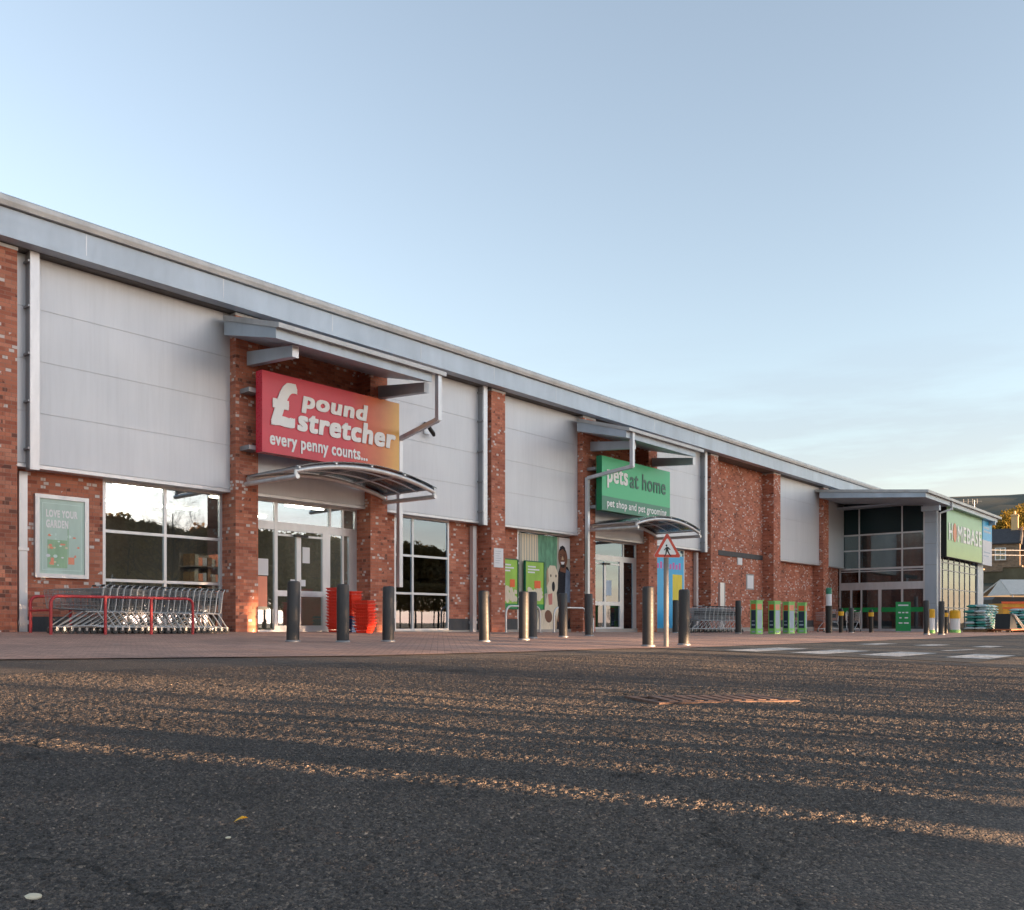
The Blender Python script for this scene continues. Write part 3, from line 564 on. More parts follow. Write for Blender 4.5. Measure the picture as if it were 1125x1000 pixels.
pt = thing('wall_post', 'slim silver upright post against the spotted brick wall beside the trolleys', 'post', (35.9, .45, -.2)); obj('post', MB().box(35.6, 35.95, -.54, -.44, -.3, 1.95), 'alu', pt); obj('post_back', MB().box(35.95, 36.1, -.54, -.46, -.3, 1.95), 'alu_dark', pt)
cm = thing('wall_lamp', 'small dark curved fitting high on the silver cladding right of the red sign', 'lamp', (17.75, .2, 5.5))
mb = MB().tube([(17.62, .2, 5.78), (17.62, .08, 5.74), (17.66, .02, 5.6), (17.78, .02, 5.5), (17.84, .06, 5.47)], [.05, .055, .06, .06, .05], 8); obj('hood', mb, 'black', cm, smooth=True); obj('back_plate', MB().box(17.6, 17.82, -.23, -.2, 5.5, 5.82), 'alu', cm)
# window graphics of the middle shop
gr = thing('window_graphic', 'full height printed window picture of a smiling man holding a pale dog', 'window poster', (23.5, .52, 0))
n0 = -.548
def pl(name, pts, m, k): mb = MB(); mb.face([(s, -(n0 + .0015 * k), z) for s, z in pts]); return obj(name, mb, m, gr)
def ell(s, z, rs, rz, a0=0, k=18, tilt=0): 
    return [(s + rs * math.cos(t) * math.cos(tilt) - rz * math.sin(t) * math.sin(tilt), z + rs * math.cos(t) * math.sin(tilt) + rz * math.sin(t) * math.cos(tilt)) for t in [i * 2 * math.pi / k for i in range(k)]]
pl('printed_room', [(22.15, -.05), (24.88, -.05), (24.88, 3.1), (22.15, 3.1)], 'beige', 1)
mb = MB()
for k in range(7): mb.box(22.3 + k * .13, 22.37 + k * .13, n0, n0 + .003, 2.15, 3.08)
obj('printed_blind', mb, 'cream', gr)
pl('printed_plants', [(23.15, 1.1), (24.1, 1.3), (24.15, 3.1), (23.1, 3.1)], 'leafy', 3); pl('printed_wall', [(24.25, 2.4), (24.85, 2.4), (24.85, 3.1), (24.25, 3.1)], 'paper', 3)
pl('printed_coat', [(24.1, -.05), (24.88, -.05), (24.88, 1.9), (24.72, 2.12), (24.3, 2.1), (24.05, 1.6)], 'dark_cloth', 4); pl('printed_sleeve', [(24.55, .75), (24.88, .7), (24.88, 1.95), (24.62, 2.05)], 'denim', 5)
pl('printed_arm', [(24.1, .25), (24.7, .2), (24.88, .45), (24.85, .9), (24.4, .9)], 'skin', 6)
pl('printed_neck', [(24.3, 1.95), (24.62, 1.9), (24.66, 2.25), (24.3, 2.25)], 'skin', 5)
pl('printed_head', ell(24.45, 2.42, .26, .37, tilt=.12), 'skin', 6); pl('printed_hair', [(24.26, 2.62), (24.3, 2.78), (24.45, 2.83), (24.58, 2.76), (24.6, 2.6), (24.45, 2.72)], 'dark_cloth', 7)
for a in (24.34, 24.52): pl('printed_eye', ell(a, 2.45, .03, .018), 'black', 8); pl('printed_brow', ell(a, 2.51, .05, .012), 'black', 8)
pl('printed_nose', [(24.41, 2.46), (24.46, 2.46), (24.5, 2.34), (24.37, 2.34)], 'fur_shade', 7); pl('printed_smile', [(24.32, 2.27), (24.56, 2.28), (24.5, 2.19), (24.38, 2.18)], 'paper', 8); pl('printed_beard', ell(24.45, 2.14, .13, .07), 'black', 7)
pl('printed_dog_body', [(22.95, -.05), (24.05, -.05), (24.2, .6), (24.1, 1.2), (23.62, 1.25), (23.45, .7), (23.2, .55)], 'fur', 9)
pl('printed_dog_head', [(23.62, 1.0), (24.0, 1.0), (24.16, 1.35), (24.18, 1.85), (24.02, 2.12), (23.72, 2.12), (23.6, 1.95), (23.55, 1.5)], 'fur', 10)
pl('printed_dog_ear', [(23.55, 1.9), (23.62, 2.1), (23.68, 1.6), (23.55, 1.4)], 'fur_shade', 11); pl('printed_dog_nose', ell(23.92, 1.42, .085, .17), 'dark_cloth', 11)
for a in (23.78, 24.06): pl('printed_dog_eye', ell(a, 1.78, .035, .05), 'black', 11)
pl('printed_tongue', [(23.62, 1.15), (23.86, 1.2), (23.86, .82), (23.68, .8)], 'tongue', 11); pl('printed_hand', ell(23.65, .42, .19, .22, tilt=.6), 'skin', 12); pl('printed_paw', ell(24.0, .18, .12, .3), 'fur_shade', 10)
bp = thing('window_graphic', 'tall bright blue printed window panel with a yellow block, right of the green sign entrance', 'window poster', (31.5, .52, 0)); n0 = -.548
mb = MB().box(30.46, 31.17, n0, n0 + .002, -.05, 2.9).box(31.24, 32.64, n0, n0 + .002, -.05, 2.9); obj('blue_panel', mb, 'sky_blue', bp)
obj('yellow_block', MB().box(31.75, 32.5, n0 + .002, n0 + .004, .7, 2.15), 'poster_yellow', bp); obj('green_block', MB().box(31.9, 32.5, n0 + .002, n0 + .0035, .3, .68), 'green', bp)
mb = MB()
for k in range(8): mb.box(30.55 + k * .24, 30.7 + k * .24, n0 + .002, n0 + .004, 2.35, 2.62 if k % 2 else 2.55)
obj('pink_print', mb, 'magenta', bp)
# door stickers and paper notices
st = thing('window_notices', 'faded pink and white papers stuck inside the side pane of the left entrance', 'notices', (12.5, .6, 1))
obj('white_paper', MB().box(12.3, 12.75, -.58, -.575, 1.35, 1.75), 'paper', st); obj('pink_paper', MB().box(12.3, 12.72, -.58, -.575, .6, 1.33), 'peach', st); obj('yellow_strip', MB().box(12.3, 12.72, -.58, -.574, .52, .6), 'cream', st)
st = thing('door_stickers', 'white square stickers and a taped sheet on the double doors under the red sign', 'stickers', (13.6, .5, 1.2))
mb = MB().box(13.4, 13.53, -.584, -.5825, 1.12, 1.28).box(13.72, 13.85, -.584, -.5825, 1.12, 1.28).box(13.76, 13.98, -.584, -.5825, 1.7, 2.1).box(13.4, 13.5, -.584, -.5825, .98, 1.06); obj('sticker', mb, 'paper', st)
st = thing('door_stickers', 'single pale sheet taped inside the double doors under the green sign', 'stickers', (27.2, .5, 1.2)); obj('sheet', MB().box(27.1, 27.45, -.584, -.5825, 1.2, 1.75), 'pale_blue', st)
# ---------------------------------------------------------------- bollards, posts, hoops, sign
def bollard(name='bollard'):
    t = thing(name, '', 'bollard'); smooth_angle(obj('post', MB().lathe([(.105, -.1), (.105, .955), (.098, .985), (.08, 1.0)], 28), 'bollard', t, local=True), 35)
    smooth_angle(obj('base_collar', MB().lathe([(.125, -.1), (.125, .015), (.11, .03)], 28), 'alu_dark', t, local=True), 35); return t
b0 = bollard()
bl = [(8.95, 5.65, 1., 'dark grey bollard in front of the double doors under the red sign, leftmost'), (9.75, 5.95, .98, 'dark grey bollard standing in front of the stacks of red baskets'), (10.72, 6.0, .98, 'dark grey bollard between the red baskets and the tall window right of them'), (12.6, 6.6, .96, 'bollard with a golden glint in front of the grey downpipe right of the tall window'), (14.3, 6.15, 1., 'bollard with a golden glint in front of the lime green posters, nearer of the pair'), (15.5, 5.4, 1.03, 'dark bollard half hidden just behind the glinting one at the lime green posters'), (17.3, 4.9, 1.06, 'dark bollard in front of the printed man and dog picture'), (19.2, 4.3, 1.1, 'dark bollard left of the double doors under the green sign'), (13.71, 9.5, 1.06, 'dark bollard at the kerb just left of the red triangle sign'), (15.05, 9.45, 1.05, 'dark bollard at the kerb just right of the red triangle sign'), (28.1, 1.7, 1.17, 'dark bollard in front of the blue window panel with the yellow block'), (30.43, 2.96, 1.21, 'black bollard in front of the nested trolleys by the spotted brick wall'), (38.83, 4.04, 1.07, 'dark bollard between the two yellow banded posts outside the glazed corner'), (36.1, 7.86, 1.29, 'tall dark bollard just right of the standing green panel'), (35.91, 8.43, 1.25, 'tall dark bollard in front of the corner column of the glazed block')]
for i, (s, n, h, lab) in enumerate(bl):
    o = b0 if i == 0 else dup(b0, (0, 0, 0)); o.location = (s, -n, gz(s, n) + .012); o.scale = (1, 1, h); o.rotation_euler = (R(random.uniform(-.9, .9)), R(random.uniform(-.9, .9)), random.uniform(0, 6)); o['label'] = lab; o['group'] = 'bollards along the pavement'
def band_post():
    t = thing('banded_post', '', 'post'); smooth_angle(obj('post', MB().lathe([(.09, -.1), (.09, .72), (.05, .72)], 20), 'black', t, local=True), 35)
    smooth_angle(obj('yellow_band', MB().lathe([(.06, .72), (.115, .722), (.115, .9), (.06, .9)], 20), 'yellow', t, local=True), 35); smooth_angle(obj('cap', MB().lathe([(.09, .9), (.09, .97), (.06, 1.03)], 20), 'black', t, local=True), 35); return t
y0 = band_post()
for i, (s, n, lab) in enumerate(((38.22, 3.83, 'black post with a yellow band beside the white topped pole'), (41.34, 4.03, 'black post with a yellow band in front of the sliding doors of the glazed corner'), (42.84, 6.76, 'black post with a yellow band beside the tall white and yellow bin'))):
    o = y0 if i == 0 else dup(y0, (0, 0, 0)); o.location = (s, -n, gz(s, n) + .012); o['label'] = lab; o['group'] = 'yellow banded posts'
tp = thing('marker_pole', 'tall pole, dark below and white and green at its top, outside the glazed corner', 'pole', (36.42, -4., gz(36.42, 4)))
smooth_angle(obj('post', MB().lathe([(.13, -.1), (.13, 1.12)], 20, (36.42, -4, gz(36.42, 4))), 'black', tp), 35); smooth_angle(obj('white_sleeve', MB().lathe([(.10, 1.12), (.115, 1.121), (.115, 1.6), (.1, 1.6)], 20, (36.42, -4, gz(36.42, 4))), 'paper', tp), 35); smooth_angle(obj('green_cap', MB().lathe([(.1, 1.6), (.12, 1.6), (.12, 1.82), (.08, 1.86)], 20, (36.42, -4, gz(36.42, 4))), 'sign_green_low', tp), 35)
for s, n, lab, r in ((41.91, 6.43, 'slim cylinder, white below and yellow above, between the two tall dark bollards', .13), (45.85, 6.38, 'wide cylinder, white below and yellow above, left of the stacked bags', .22)):
    z = gz(s, n); t = thing('litter_bin', lab, 'bin', (s, -n, z)); smooth_angle(obj('body', MB().lathe([(r, 0), (r, .68), (r * .9, .68)], 24, (s, -n, z)), 'white', t), 35); smooth_angle(obj('lid', MB().lathe([(r * .9, .68), (r * 1.08, .681), (r * 1.08, 1.02), (r * .8, 1.07)], 24, (s, -n, z)), 'yellow', t), 35); smooth_angle(obj('base_ring', MB().lathe([(r * 1.1, -.02), (r * 1.1, .15), (r, .15)], 24, (s, -n, z)), 'pale_green', t), 35)
def hoop(s0, s1, n, lab):
    t = thing('cycle_hoop', lab, 'cycle stand', ((s0 + s1) / 2, -n, gz(s0, n)), group='steel cycle hoops'); z = gz(s0, n); r = .22; h = .8
    pts = [(s0, -n, z - .05), (s0, -n, z + h - r)] + [(s0 + r - r * math.cos(a), -n, z + h - r + r * math.sin(a)) for a in (R(22), R(45), R(68), R(90))] + [(s1 - r + r * math.sin(a), -n, z + h - r + r * math.cos(a)) for a in (R(0), R(22), R(45), R(68), R(90))] + [(s1, -n, z - .05)]
    obj('hoop_tube', MB().tube(pts, .03, 10), 'steel_tube', t, smooth=True); mb = MB()
    for s in (s0, s1): mb.lathe([(.07, 0), (.07, .02), (.03, .025)], 14, (s, -n, z))
    obj('foot_flange', mb, 'alu_dark', t)
hoop(20.0, 21.6, .75, 'steel cycle hoop in front of the lime green posters'); hoop(22.3, 24.0, .75, 'steel cycle hoop in front of the printed man and dog picture')
# pedestrian warning sign
s, n = 13.95, 9.72; z = gz(s, n); ws = thing('warning_sign', 'red bordered triangular pedestrian warning sign on a grey pole at the kerb', 'road sign', (s, -n, z))
smooth_angle(obj('pole', MB().lathe([(.045, -.1), (.045, 1.9), (.03, 1.92)], 16, (s, -n, z)), 'pole_grey', ws), 35)
fx = Vector((math.sin(R(49.6)) * 0 + .72, -.694 * 1, 0)).normalized(); fx = Vector((.75, -.66, 0)); fn = Vector((-.66, -.75, 0))   # faces the drivers on the left
cz = z + 1.74; ctr = Vector((s, -n, cz)) + fn * .06
def tri(rad, d, zz=0, cut=.06):
    pts = []
    for k in range(3):
        a = R(90 + 120 * k)
        for da in (-cut, cut):
            v = Vector((math.cos(a), math.sin(a))) * rad; tdir = Vector((-math.sin(a), math.cos(a))); q = v * (1 - abs(da) * .8) + tdir * (da * rad)
            pts.append(ctr + fx * q.x + Vector((0, 0, q.y + zz)) + fn * d)
    return pts
obj('sign_plate', MB().prism(tri(.285, -.012), fn * .012), 'alu', ws); obj('red_border', MB().prism(tri(.279, .0005), fn * .004), 'sign_border', ws); obj('white_face', MB().prism(tri(.19, .005), fn * .003), 'sign_white', ws)
def fig(poly): return [ctr + fx * (-x * .72) + Vector((0, 0, y * .75 - .02)) + fn * .0095 for x, y in poly]
mb = MB()
for pg in ([(-.02, .075), (.03, .07), (.045, -.02), (.01, -.035), (-.03, -.02)], [(-.03, -.02), (.01, -.03), (-.035, -.1), (-.085, -.155), (-.105, -.14), (-.06, -.085)], [(.01, -.03), (.045, -.02), (.05, -.085), (.085, -.15), (.062, -.16), (.02, -.09)], [(-.02, .075), (-.005, .05), (-.06, .0), (-.085, .01)], [(.03, .07), (.02, .04), (.07, -.01), (.09, .0)], [(.022 + .024 * math.cos(i * .785), .105 + .026 * math.sin(i * .785)) for i in range(8)]): mb.face(fig(pg))
obj('walking_figure', mb, 'black', ws); mb = MB()
for zz in (1.68, 1.82): mb.obox(Vector((s, -n, z + zz)) + fn * .03, fx * .07, fn * .02, (0, 0, .02))
obj('clip', mb, 'alu_dark', ws)
# ---------------------------------------------------------------- trolleys
def trolley(wm='wire', hm='plastic_black'):
    t = thing('shopping_trolley', '', 'trolley')
    # nose towards -x; origin on the ground below the rear
    W1, W0 = .27, .20; top = lambda x: .80 + .05 * (x + .86) / .86; bot = lambda x: .42 + .05 * (-x) / .86; hw = lambda x, k: (W0 + (W1 - W0) * (x + .86) / .86) * k
    mb = MB(); K = 12
    for sgn in (-1, 1):
        for i in range(K + 1):
            x = -.86 + .86 * i / K; mb.tube([(x, sgn * hw(x, 1), top(x)), (x + .05 * (1 - i / K), sgn * hw(x, .88), bot(x))], .0035, 4, False)
        for j in range(6):
            f = j / 5; mb.tube([(-.86 + .04 * (1 - f), sgn * hw(-.86, .88 + .12 * f), bot(-.86) + (top(-.86) - bot(-.86)) * f), (0, sgn * hw(0, .88 + .12 * f), bot(0) + (top(0) - bot(0)) * f)], .003 if 0 < j < 5 else .006, 4, False)
    for i in range(7):
        y = -1 + 2 * i / 6; mb.tube([(-.86, y * W0, top(-.86)), (-.82, y * W0 * .88, bot(-.86))], .0035, 4, False); mb.tube([(-.82, y * W0 * .88, bot(-.86)), (0, y * W1 * .88, bot(0))], .0035, 4, False)
    for i in range(9):
        y = -1 + 2 * i / 8; mb.tube([(.0, y * W1, top(0)), (-.06, y * W1 * .85, bot(0) + .02)], .0035, 4, False)
    for f in (0, .33, .66, 1): mb.tube([(-.82 - .04 * f, -W0 * (.88 + .12 * f), bot(-.86) + (top(-.86) - bot(-.86)) * f), (-.82 - .04 * f, W0 * (.88 + .12 * f), bot(-.86) + (top(-.86) - bot(-.86)) * f)], .004, 4, False)
    obj('basket', mb, wm, t, local=True)
    mb = MB()
    for sgn in (-1, 1):
        mb.tube([(.06, sgn * .265, .90), (.02, sgn * .262, .84), (-.03, sgn * .25, .44), (-.06, sgn * .25, .40), (-.3, sgn * .24, .41)], .012, 6)
        mb.tube([(-.10, sgn * .25, .41), (-.02, sgn * .26, .30), (.10, sgn * .27, .115)], .013, 6)
        mb.tube([(.10, sgn * .27, .115), (-.25, sgn * .22, .15), (-.78, sgn * .15, .125)], .013, 6)
        mb.tube([(-.35, sgn * .22, .41), (-.6, sgn * .19, .24), (-.78, sgn * .15, .13)], .011, 6)
    mb.tube([(-.78, -.15, .125), (-.78, .15, .125)], .012, 6); mb.tube([(.10, -.27, .115), (.10, .27, .115)], .010, 6); mb.tube([(-.3, -.24, .41), (-.3, .24, .41)], .01, 6)
    obj('frame', mb, 'frame_zinc', t, local=True)
    mb = MB().tube([(.06, -.265, .905), (.06, .265, .905)], .017, 8); hd = obj('handle', mb, hm, t, local=True); obj('grip_label', MB().tube([(.06, -.1, .905), (.06, .1, .905)], .0185, 8), 'paper', hd, local=True)
    mb = MB().xbox(-.03, -.02, -.16, .16, .58, .74); obj('seat_flap', mb, hm, t, local=True)
    for x, y in ((.10, .27), (.10, -.27), (-.78, .15), (-.78, -.15)):
        w = obj('wheel', MB().tube([(x, y - .014, .058), (x, y + .014, .058)], .056, 14), 'rubber', t, local=True); obj('castor_fork', MB().xbox(x - .02, x + .02, y - .024, y - .017, .058, .13).xbox(x - .02, x + .02, y + .017, y + .024, .058, .13), wm, w, local=True)
    return t
t0 = trolley(); ordinal = lambda k: ('first second third fourth fifth sixth seventh eighth ninth tenth eleventh twelfth thirteenth fourteenth fifteenth sixteenth seventeenth eighteenth nineteenth twentieth').split()[k]
for i in range(20):
    s, n = 7.83 + i * .131, 1.08 + random.uniform(-.015, .015); lab = f'silver wire trolley, {ordinal(i)} from the left in the row behind the red rail'
    if i == 0: lab = 'leading silver trolley with its basket nose free at the left end of the long row'
    if i == 19: lab = 'last silver trolley with its handle free against the brick pier, end of the long row'
    o = t0 if i == 0 else dup(t0, (0, 0, 0)); o.location = (s, -n, gz(s, n) + .013); o.rotation_euler = (0, 0, random.uniform(-.012, .012)); o['label'] = lab; o['group'] = 'trolleys in the row behind the red rail'
for i in range(10):
    s, n = 30.9 + i * .33, 1.1; lab = f'trolley, {ordinal(i)} from the left in the row by the spotted brick wall'
    if i == 0: lab = 'first trolley on the left of the row by the spotted brick wall'
    if i == 9: lab = 'last trolley on the right of the row, next to the green lockers'
    o = dup(t0, (s, -n, gz(s, n) + .013), 0, lab, 'trolleys by the spotted brick wall', 1.12)
for i, (s, n, a, lab) in enumerate(((38.0, 1.9, .1, 'trolley parked behind the white topped pole'), (38.6, 1.85, .1, 'trolley pushed up behind the one at the white topped pole'), (40.6, 2.6, -.3, 'loose trolley left by the sliding doors of the glazed corner'), (42.3, 2.9, .2, 'loose trolley in front of the green band on the corner doors'))):
    dup(t0, (s, -n, gz(s, n) + .013), a, lab, 'loose trolleys outside the glazed corner', 1.1)
rl = thing('trolley_rail', 'red tubular trolley rail on posts round the long row of trolleys', 'rail', (8.1, -1.7, gz(8, 1.7))); z = gz(8, 1.7)
h = .70; r = .12; mb = MB()
def U(a, b, n, z): return [(a, -n, z - .05), (a, -n, z + h - r)] + [(a + r - r * math.cos(t), -n, z + h - r + r * math.sin(t)) for t in (R(30), R(60), R(90))] + [(b - r + r * math.sin(t), -n, z + h - r + r * math.cos(t)) for t in (0, R(30), R(60), R(90))] + [(b, -n, z - .05)]
mb.tube(U(6.76, 9.46, 1.68, z), .027, 10); obj('front_rail', mb, 'red_rail', rl, smooth=True)
for s in (7.72, 8.6): obj('post', MB().tube([(s, -1.68, z - .05), (s, -1.68, z + h - .01)], .027, 10), 'red_rail', rl, smooth=True)
mb = MB().tube(U(6.88, 7.6, .52, z + .02), .027, 10).tube([(6.88, -.52, z + .45), (6.78, -1.66, z + .45)], .02, 8); obj('rear_rail', mb, 'red_rail', rl, smooth=True)
# shopping baskets
def basket(m):
    t = thing('shopping_basket', '', 'basket'); mb = MB(); a, b, c, d, hh, w = .145, .20, .19, .255, .2, .006
    bt = [(-a, -b, 0), (a, -b, 0), (a, b, 0), (-a, b, 0)]; tp_ = [(-c, -d, hh), (c, -d, hh), (c, d, hh), (-c, d, hh)]; mb.prism(bt, (0, 0, .008))
    for i in range(4):
        p, q, u, v = Vector(bt[i]), Vector(bt[(i + 1) % 4]), Vector(tp_[(i + 1) % 4]), Vector(tp_[i])
        for f0, f1 in ((0, .3), (.4, .64), (.76, 1)): mb.face([p.lerp(v, f0), q.lerp(u, f0), q.lerp(u, f1), p.lerp(v, f1)])
        for k in range(7):
            f = k / 6; x0 = p.lerp(q, f); x1 = v.lerp(u, f); mb.bar(x0, x1, .008, .008)
    obj('tub', mb, m, t, local=True); mb = MB()
    for i in range(4): mb.bar(Vector(tp_[i]) * 1.04, Vector(tp_[(i + 1) % 4]) * 1.06, .05, .024)
    obj('rim', mb, m, t, local=True); obj('handle', MB().tube([(-.0, -d, hh), (-.05, -d * .7, hh + .015), (-.05, d * .7, hh + .015), (0, d, hh)], .008, 6), 'plastic_black', t, local=True); return t
br = basket('basket_red'); bb = basket('basket_blue'); first = {'r': True, 'b': True}
for (s, n, cnt, nblue, dz, what) in ((14.3, .1, 13, 0, .077, 'left'), (14.68, .2, 12, 4, .077, 'middle'), (14.52, .9, 9, 0, .077, 'right')):
    for k in range(cnt):
        blue = k < nblue; src, key = (bb, 'b') if blue else (br, 'r'); o = src if first[key] else dup(src, (0, 0, 0)); first[key] = False
        o.scale = (.8, .8, .8); o.location = (s + random.uniform(-.01, .01), -n + random.uniform(-.01, .01), gz(s, n) + .015 + k * dz); o.rotation_euler = (0, 0, {'left': .1, 'middle': -.05, 'right': .2}[what] + random.uniform(-.04, .04)); col = 'blue' if blue else 'red'
        lab = f'{col} plastic basket, {ordinal(k)} up in the {what} stack beside the left entrance'
        if k == cnt - 1: lab = f'topmost {col} plastic basket, lying open on the {what} stack beside the left entrance'
        o['label'] = lab; o['group'] = 'stacked shopping baskets by the entrance'
# goods seen through the glass of the left shop
rng = random.Random(11)
sh = thing('display_shelf', 'low shelving behind the tall window right of the red baskets', 'shelf', (17.9, 1.3, 0)); mb = MB()
for z in (.02, .34, .66): mb.box(16.95, 18.85, -1.35, -.75, z - .025, z)
for s in (16.9, 18.85): mb.box(s, s + .05, -1.35, -.75, -.01, 1.0)
obj('frame', mb, 'shelf', sh); bo = thing('bottle', '', 'bottle'); obj('body', MB().lathe([(.0, 0), (.1, 0), (.105, .03), (.105, .17), (.05, .24), (.035, .25)], 14), 'pale_blue', bo, local=True, smooth=True); obj('cap', MB().lathe([(.04, .25), (.04, .3), (.0, .3)], 12), 'cream', bo, local=True); f = True
for lv, z in enumerate((.02, .34, .66)):
    for k in range(7):
        o = bo if f else dup(bo, (0, 0, 0)); f = False; o.location = (17.1 + k * .26, .95 + rng.uniform(-.03, .03), z); o['label'] = f'bluish bottle, {ordinal(k)} from the left on the {("bottom", "middle", "top")[lv]} shelf behind the tall window'; o['group'] = 'bottles behind the tall window'
cols = ['cream', 'beige', 'leafy', 'pale_blue', 'peach', 'paper', 'wood', 'faint']; 
def gondola(s0, s1, y, lab, top=1.7):
    t = thing('display_shelf', lab, 'shelf', ((s0 + s1) / 2, y, 0)); mb = MB()
    for z in [.05 + .4 * k for k in range(5)]: mb.xbox(s0, s1, y, y + .5, z, z + .03)
    mb.xbox(s0, s1, y + .5, y + .55, 0, 2.0); obj('frame', mb, 'shelf', t)
    for ci in range(4):
        mb = MB()
        for z in [.08 + .4 * k for k in range(5)]:
            x = s0 + .05 + ci * .12
            while x < s1 - .15: w = rng.uniform(.08, .14); mb.xbox(x, x + w, y + .06, y + .4, z, z + rng.uniform(.18, .33)); x += .5
        obj('goods', mb, cols[(ci * 3 + int(y * 7)) % 8], t)
gondola(12.2, 13.4, 3.2, 'stocked shelf seen dimly through the left entrance doors'); gondola(13.8, 15.3, 4.6, 'taller stocked shelf deep inside the left entrance'); gondola(26.0, 28.8, 3.5, 'stocked shelf inside the doors under the green sign'); gondola(50.4, 53.0, 1.6, 'stocked shelf inside the glazed corner')
# ---------------------------------------------------------------- things by the glazed corner
def locker():
    t = thing('locker_column', '', 'display'); obj('body', MB().xbox(-.15, .15, -.15, .15, -.02, 1.17), 'pale_green', t, local=True); d = .002
    mb = MB().xbox(-.11, .11, -.153, -.15, .2, .85); obj('lit_panel', mb, 'pale_blue', t, local=True); obj('shaded_panel', MB().xbox(-.153, -.15, -.11, .11, .2, .85), 'navy', t, local=True)  # panel colours stand for light: right face paled, left face darkened
    obj('orange_square', MB().xbox(-.11, .11, -.153, -.15, .87, 1.07), 'peach', t, local=True); obj('orange_square', MB().xbox(-.153, -.15, -.11, .11, .87, 1.07), 'orange', t, local=True)  # paler square on the lit face, deeper one on the shaded face
    mb = MB().xbox(-.08, .08, -.156, -.1535, .3, .35).xbox(-.08, .05, -.156, -.1535, .42, .46).xbox(-.08, .08, -.156, -.1505, .06, .11).xbox(-.156, -.1535, -.08, .08, .3, .35).xbox(-.156, -.1535, -.06, .08, .45, .48).xbox(-.156, -.1505, -.08, .08, .06, .11); obj('print_line', mb, 'pale_blue', t, local=True)
    obj('cap', MB().xbox(-.17, .17, -.17, .17, 1.17, 1.2), 'pale_green', t, local=True); return t
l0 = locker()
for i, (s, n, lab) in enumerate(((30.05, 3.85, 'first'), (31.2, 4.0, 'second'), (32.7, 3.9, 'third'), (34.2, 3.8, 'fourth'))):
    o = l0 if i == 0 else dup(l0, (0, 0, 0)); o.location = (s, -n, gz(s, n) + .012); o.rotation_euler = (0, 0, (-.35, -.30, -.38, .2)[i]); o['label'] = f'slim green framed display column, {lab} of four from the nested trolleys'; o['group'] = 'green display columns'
gp = thing('standing_panel', 'upright green promotional panel with white marks beside the corner doors', 'display', (45, -4.3, gz(45, 4.3))); z = gz(45, 4.3)
ax = Vector((.35, -.94, 0)); c = Vector((45, -4.3, z)); nn = Vector((-.94, -.35, 0))
obj('panel', MB().obox(c + Vector((0, 0, .74)), ax * .33, nn * .05, (0, 0, .72)), 'green', gp); obj('base', MB().obox(c + Vector((0, 0, .03)), ax * .35, nn * .2, (0, 0, .04)), 'alu_dark', gp); mb = MB()
for a, zz, w in ((0, 1.3, .28), (-.2, .95, .07), (.0, .95, .06), (.2, .95, .07), (-.15, .7, .06), (.17, .7, .09), (-.15, .45, .1), (.17, .45, .13)): mb.obox(c + Vector((0, 0, zz)) + ax * a * .8 + nn * .052, ax * w * .8, nn * .003, (0, 0, .03))
obj('white_marks', mb, 'paper', gp)
def bag(m, stripe):
    bm = bmesh.new(); bmesh.ops.create_cube(bm, size=1); bmesh.ops.subdivide_edges(bm, edges=bm.edges[:], cuts=5, use_grid_fill=True)
    for v in bm.verts:
        x, y, z = v.co; k = (1 - (2 * abs(x)) ** 3) * (1 - (2 * abs(y)) ** 3); v.co = Vector((x * .84, y * .5, z * .19 * (.2 + .8 * k) + .01 * noise.noise(Vector((x * 5, y * 5, z * 3)))))
    me = bpy.data.meshes.new('compost_bag'); bm.to_mesh(me); bm.free(); me.materials.append(M[m]); me.materials.append(M[stripe])
    for p in me.polygons:
        p.use_smooth = True
        if abs(p.center.x) < .2 and abs(p.center.z) < .12: p.material_index = 1
    o = bpy.data.objects.new('compost_bag', me); C.objects.link(o); return tag(o, '', 'bag')
ba = bag('bag_teal', 'bag_white'); bw = bag('bag_white', 'bag_teal'); fa_, fb_ = True, True; ordn = ['bottom', 'second', 'third', 'fourth', 'fifth', 'sixth', 'seventh', 'eighth', 'topmost']
def pallet(s, n, lab, w=2.3):
    z = gz(s, n); t = thing('pallet', lab, 'pallet', (s, -n, z)); mb = MB()
    for k in range(6): mb.box(s - w / 2, s + w / 2, n - .55 + k * .2, n - .42 + k * .2, z + .11, z + .135)
    for k in range(3): mb.box(s - w / 2 + k * (w - .1) / 2, s - w / 2 + .1 + k * (w - .1) / 2, n - .55, n + .58, z + .02, z + .11)
    obj('boards', mb, 'wood', t); return z + .14
def stack(s, n, rows, per, name, w):
    global fa_, fb_
    zb = pallet(s, n, f'timber pallet under the {name} of teal and white bags', w)
    for r_ in range(rows):
        k_ = per if r_ < rows - 3 else per - (r_ - rows + 4) // 2
        for k in range(k_):
            for dpt in (0, 1):
                teal = rng.random() < .42; src = ba if teal else bw; fr_ = fa_ if teal else fb_
                o = src if fr_ else dup(src, (0, 0, 0))
                if teal: fa_ = False
                else: fb_ = False
                o.location = (s + (k - (k_ - 1) / 2) * .8 + (.12 if r_ % 2 else -.1), -(n - .25 + dpt * .5), zb + .075 + r_ * .145); o.rotation_euler = (0, 0, rng.uniform(-.14, .14))
                o['label'] = f'{"teal" if teal else "white"} bag, {ordn[r_]} course, {(("left", "inner left", "inner right", "right") if k_ == 4 else ("left", "middle", "right") if k_ == 3 else ("left", "right"))[k]} {("back", "front")[dpt]} of the {name}'; o['group'] = 'stacked compost bags'
stack(53.1, 5.9, 9, 4, 'taller stack', 3.4); stack(57.2, 7.0, 8, 3, 'stack behind the black sheet', 2.5); stack(60.4, 7.4, 7, 3, 'far stack at the right edge', 2.5)
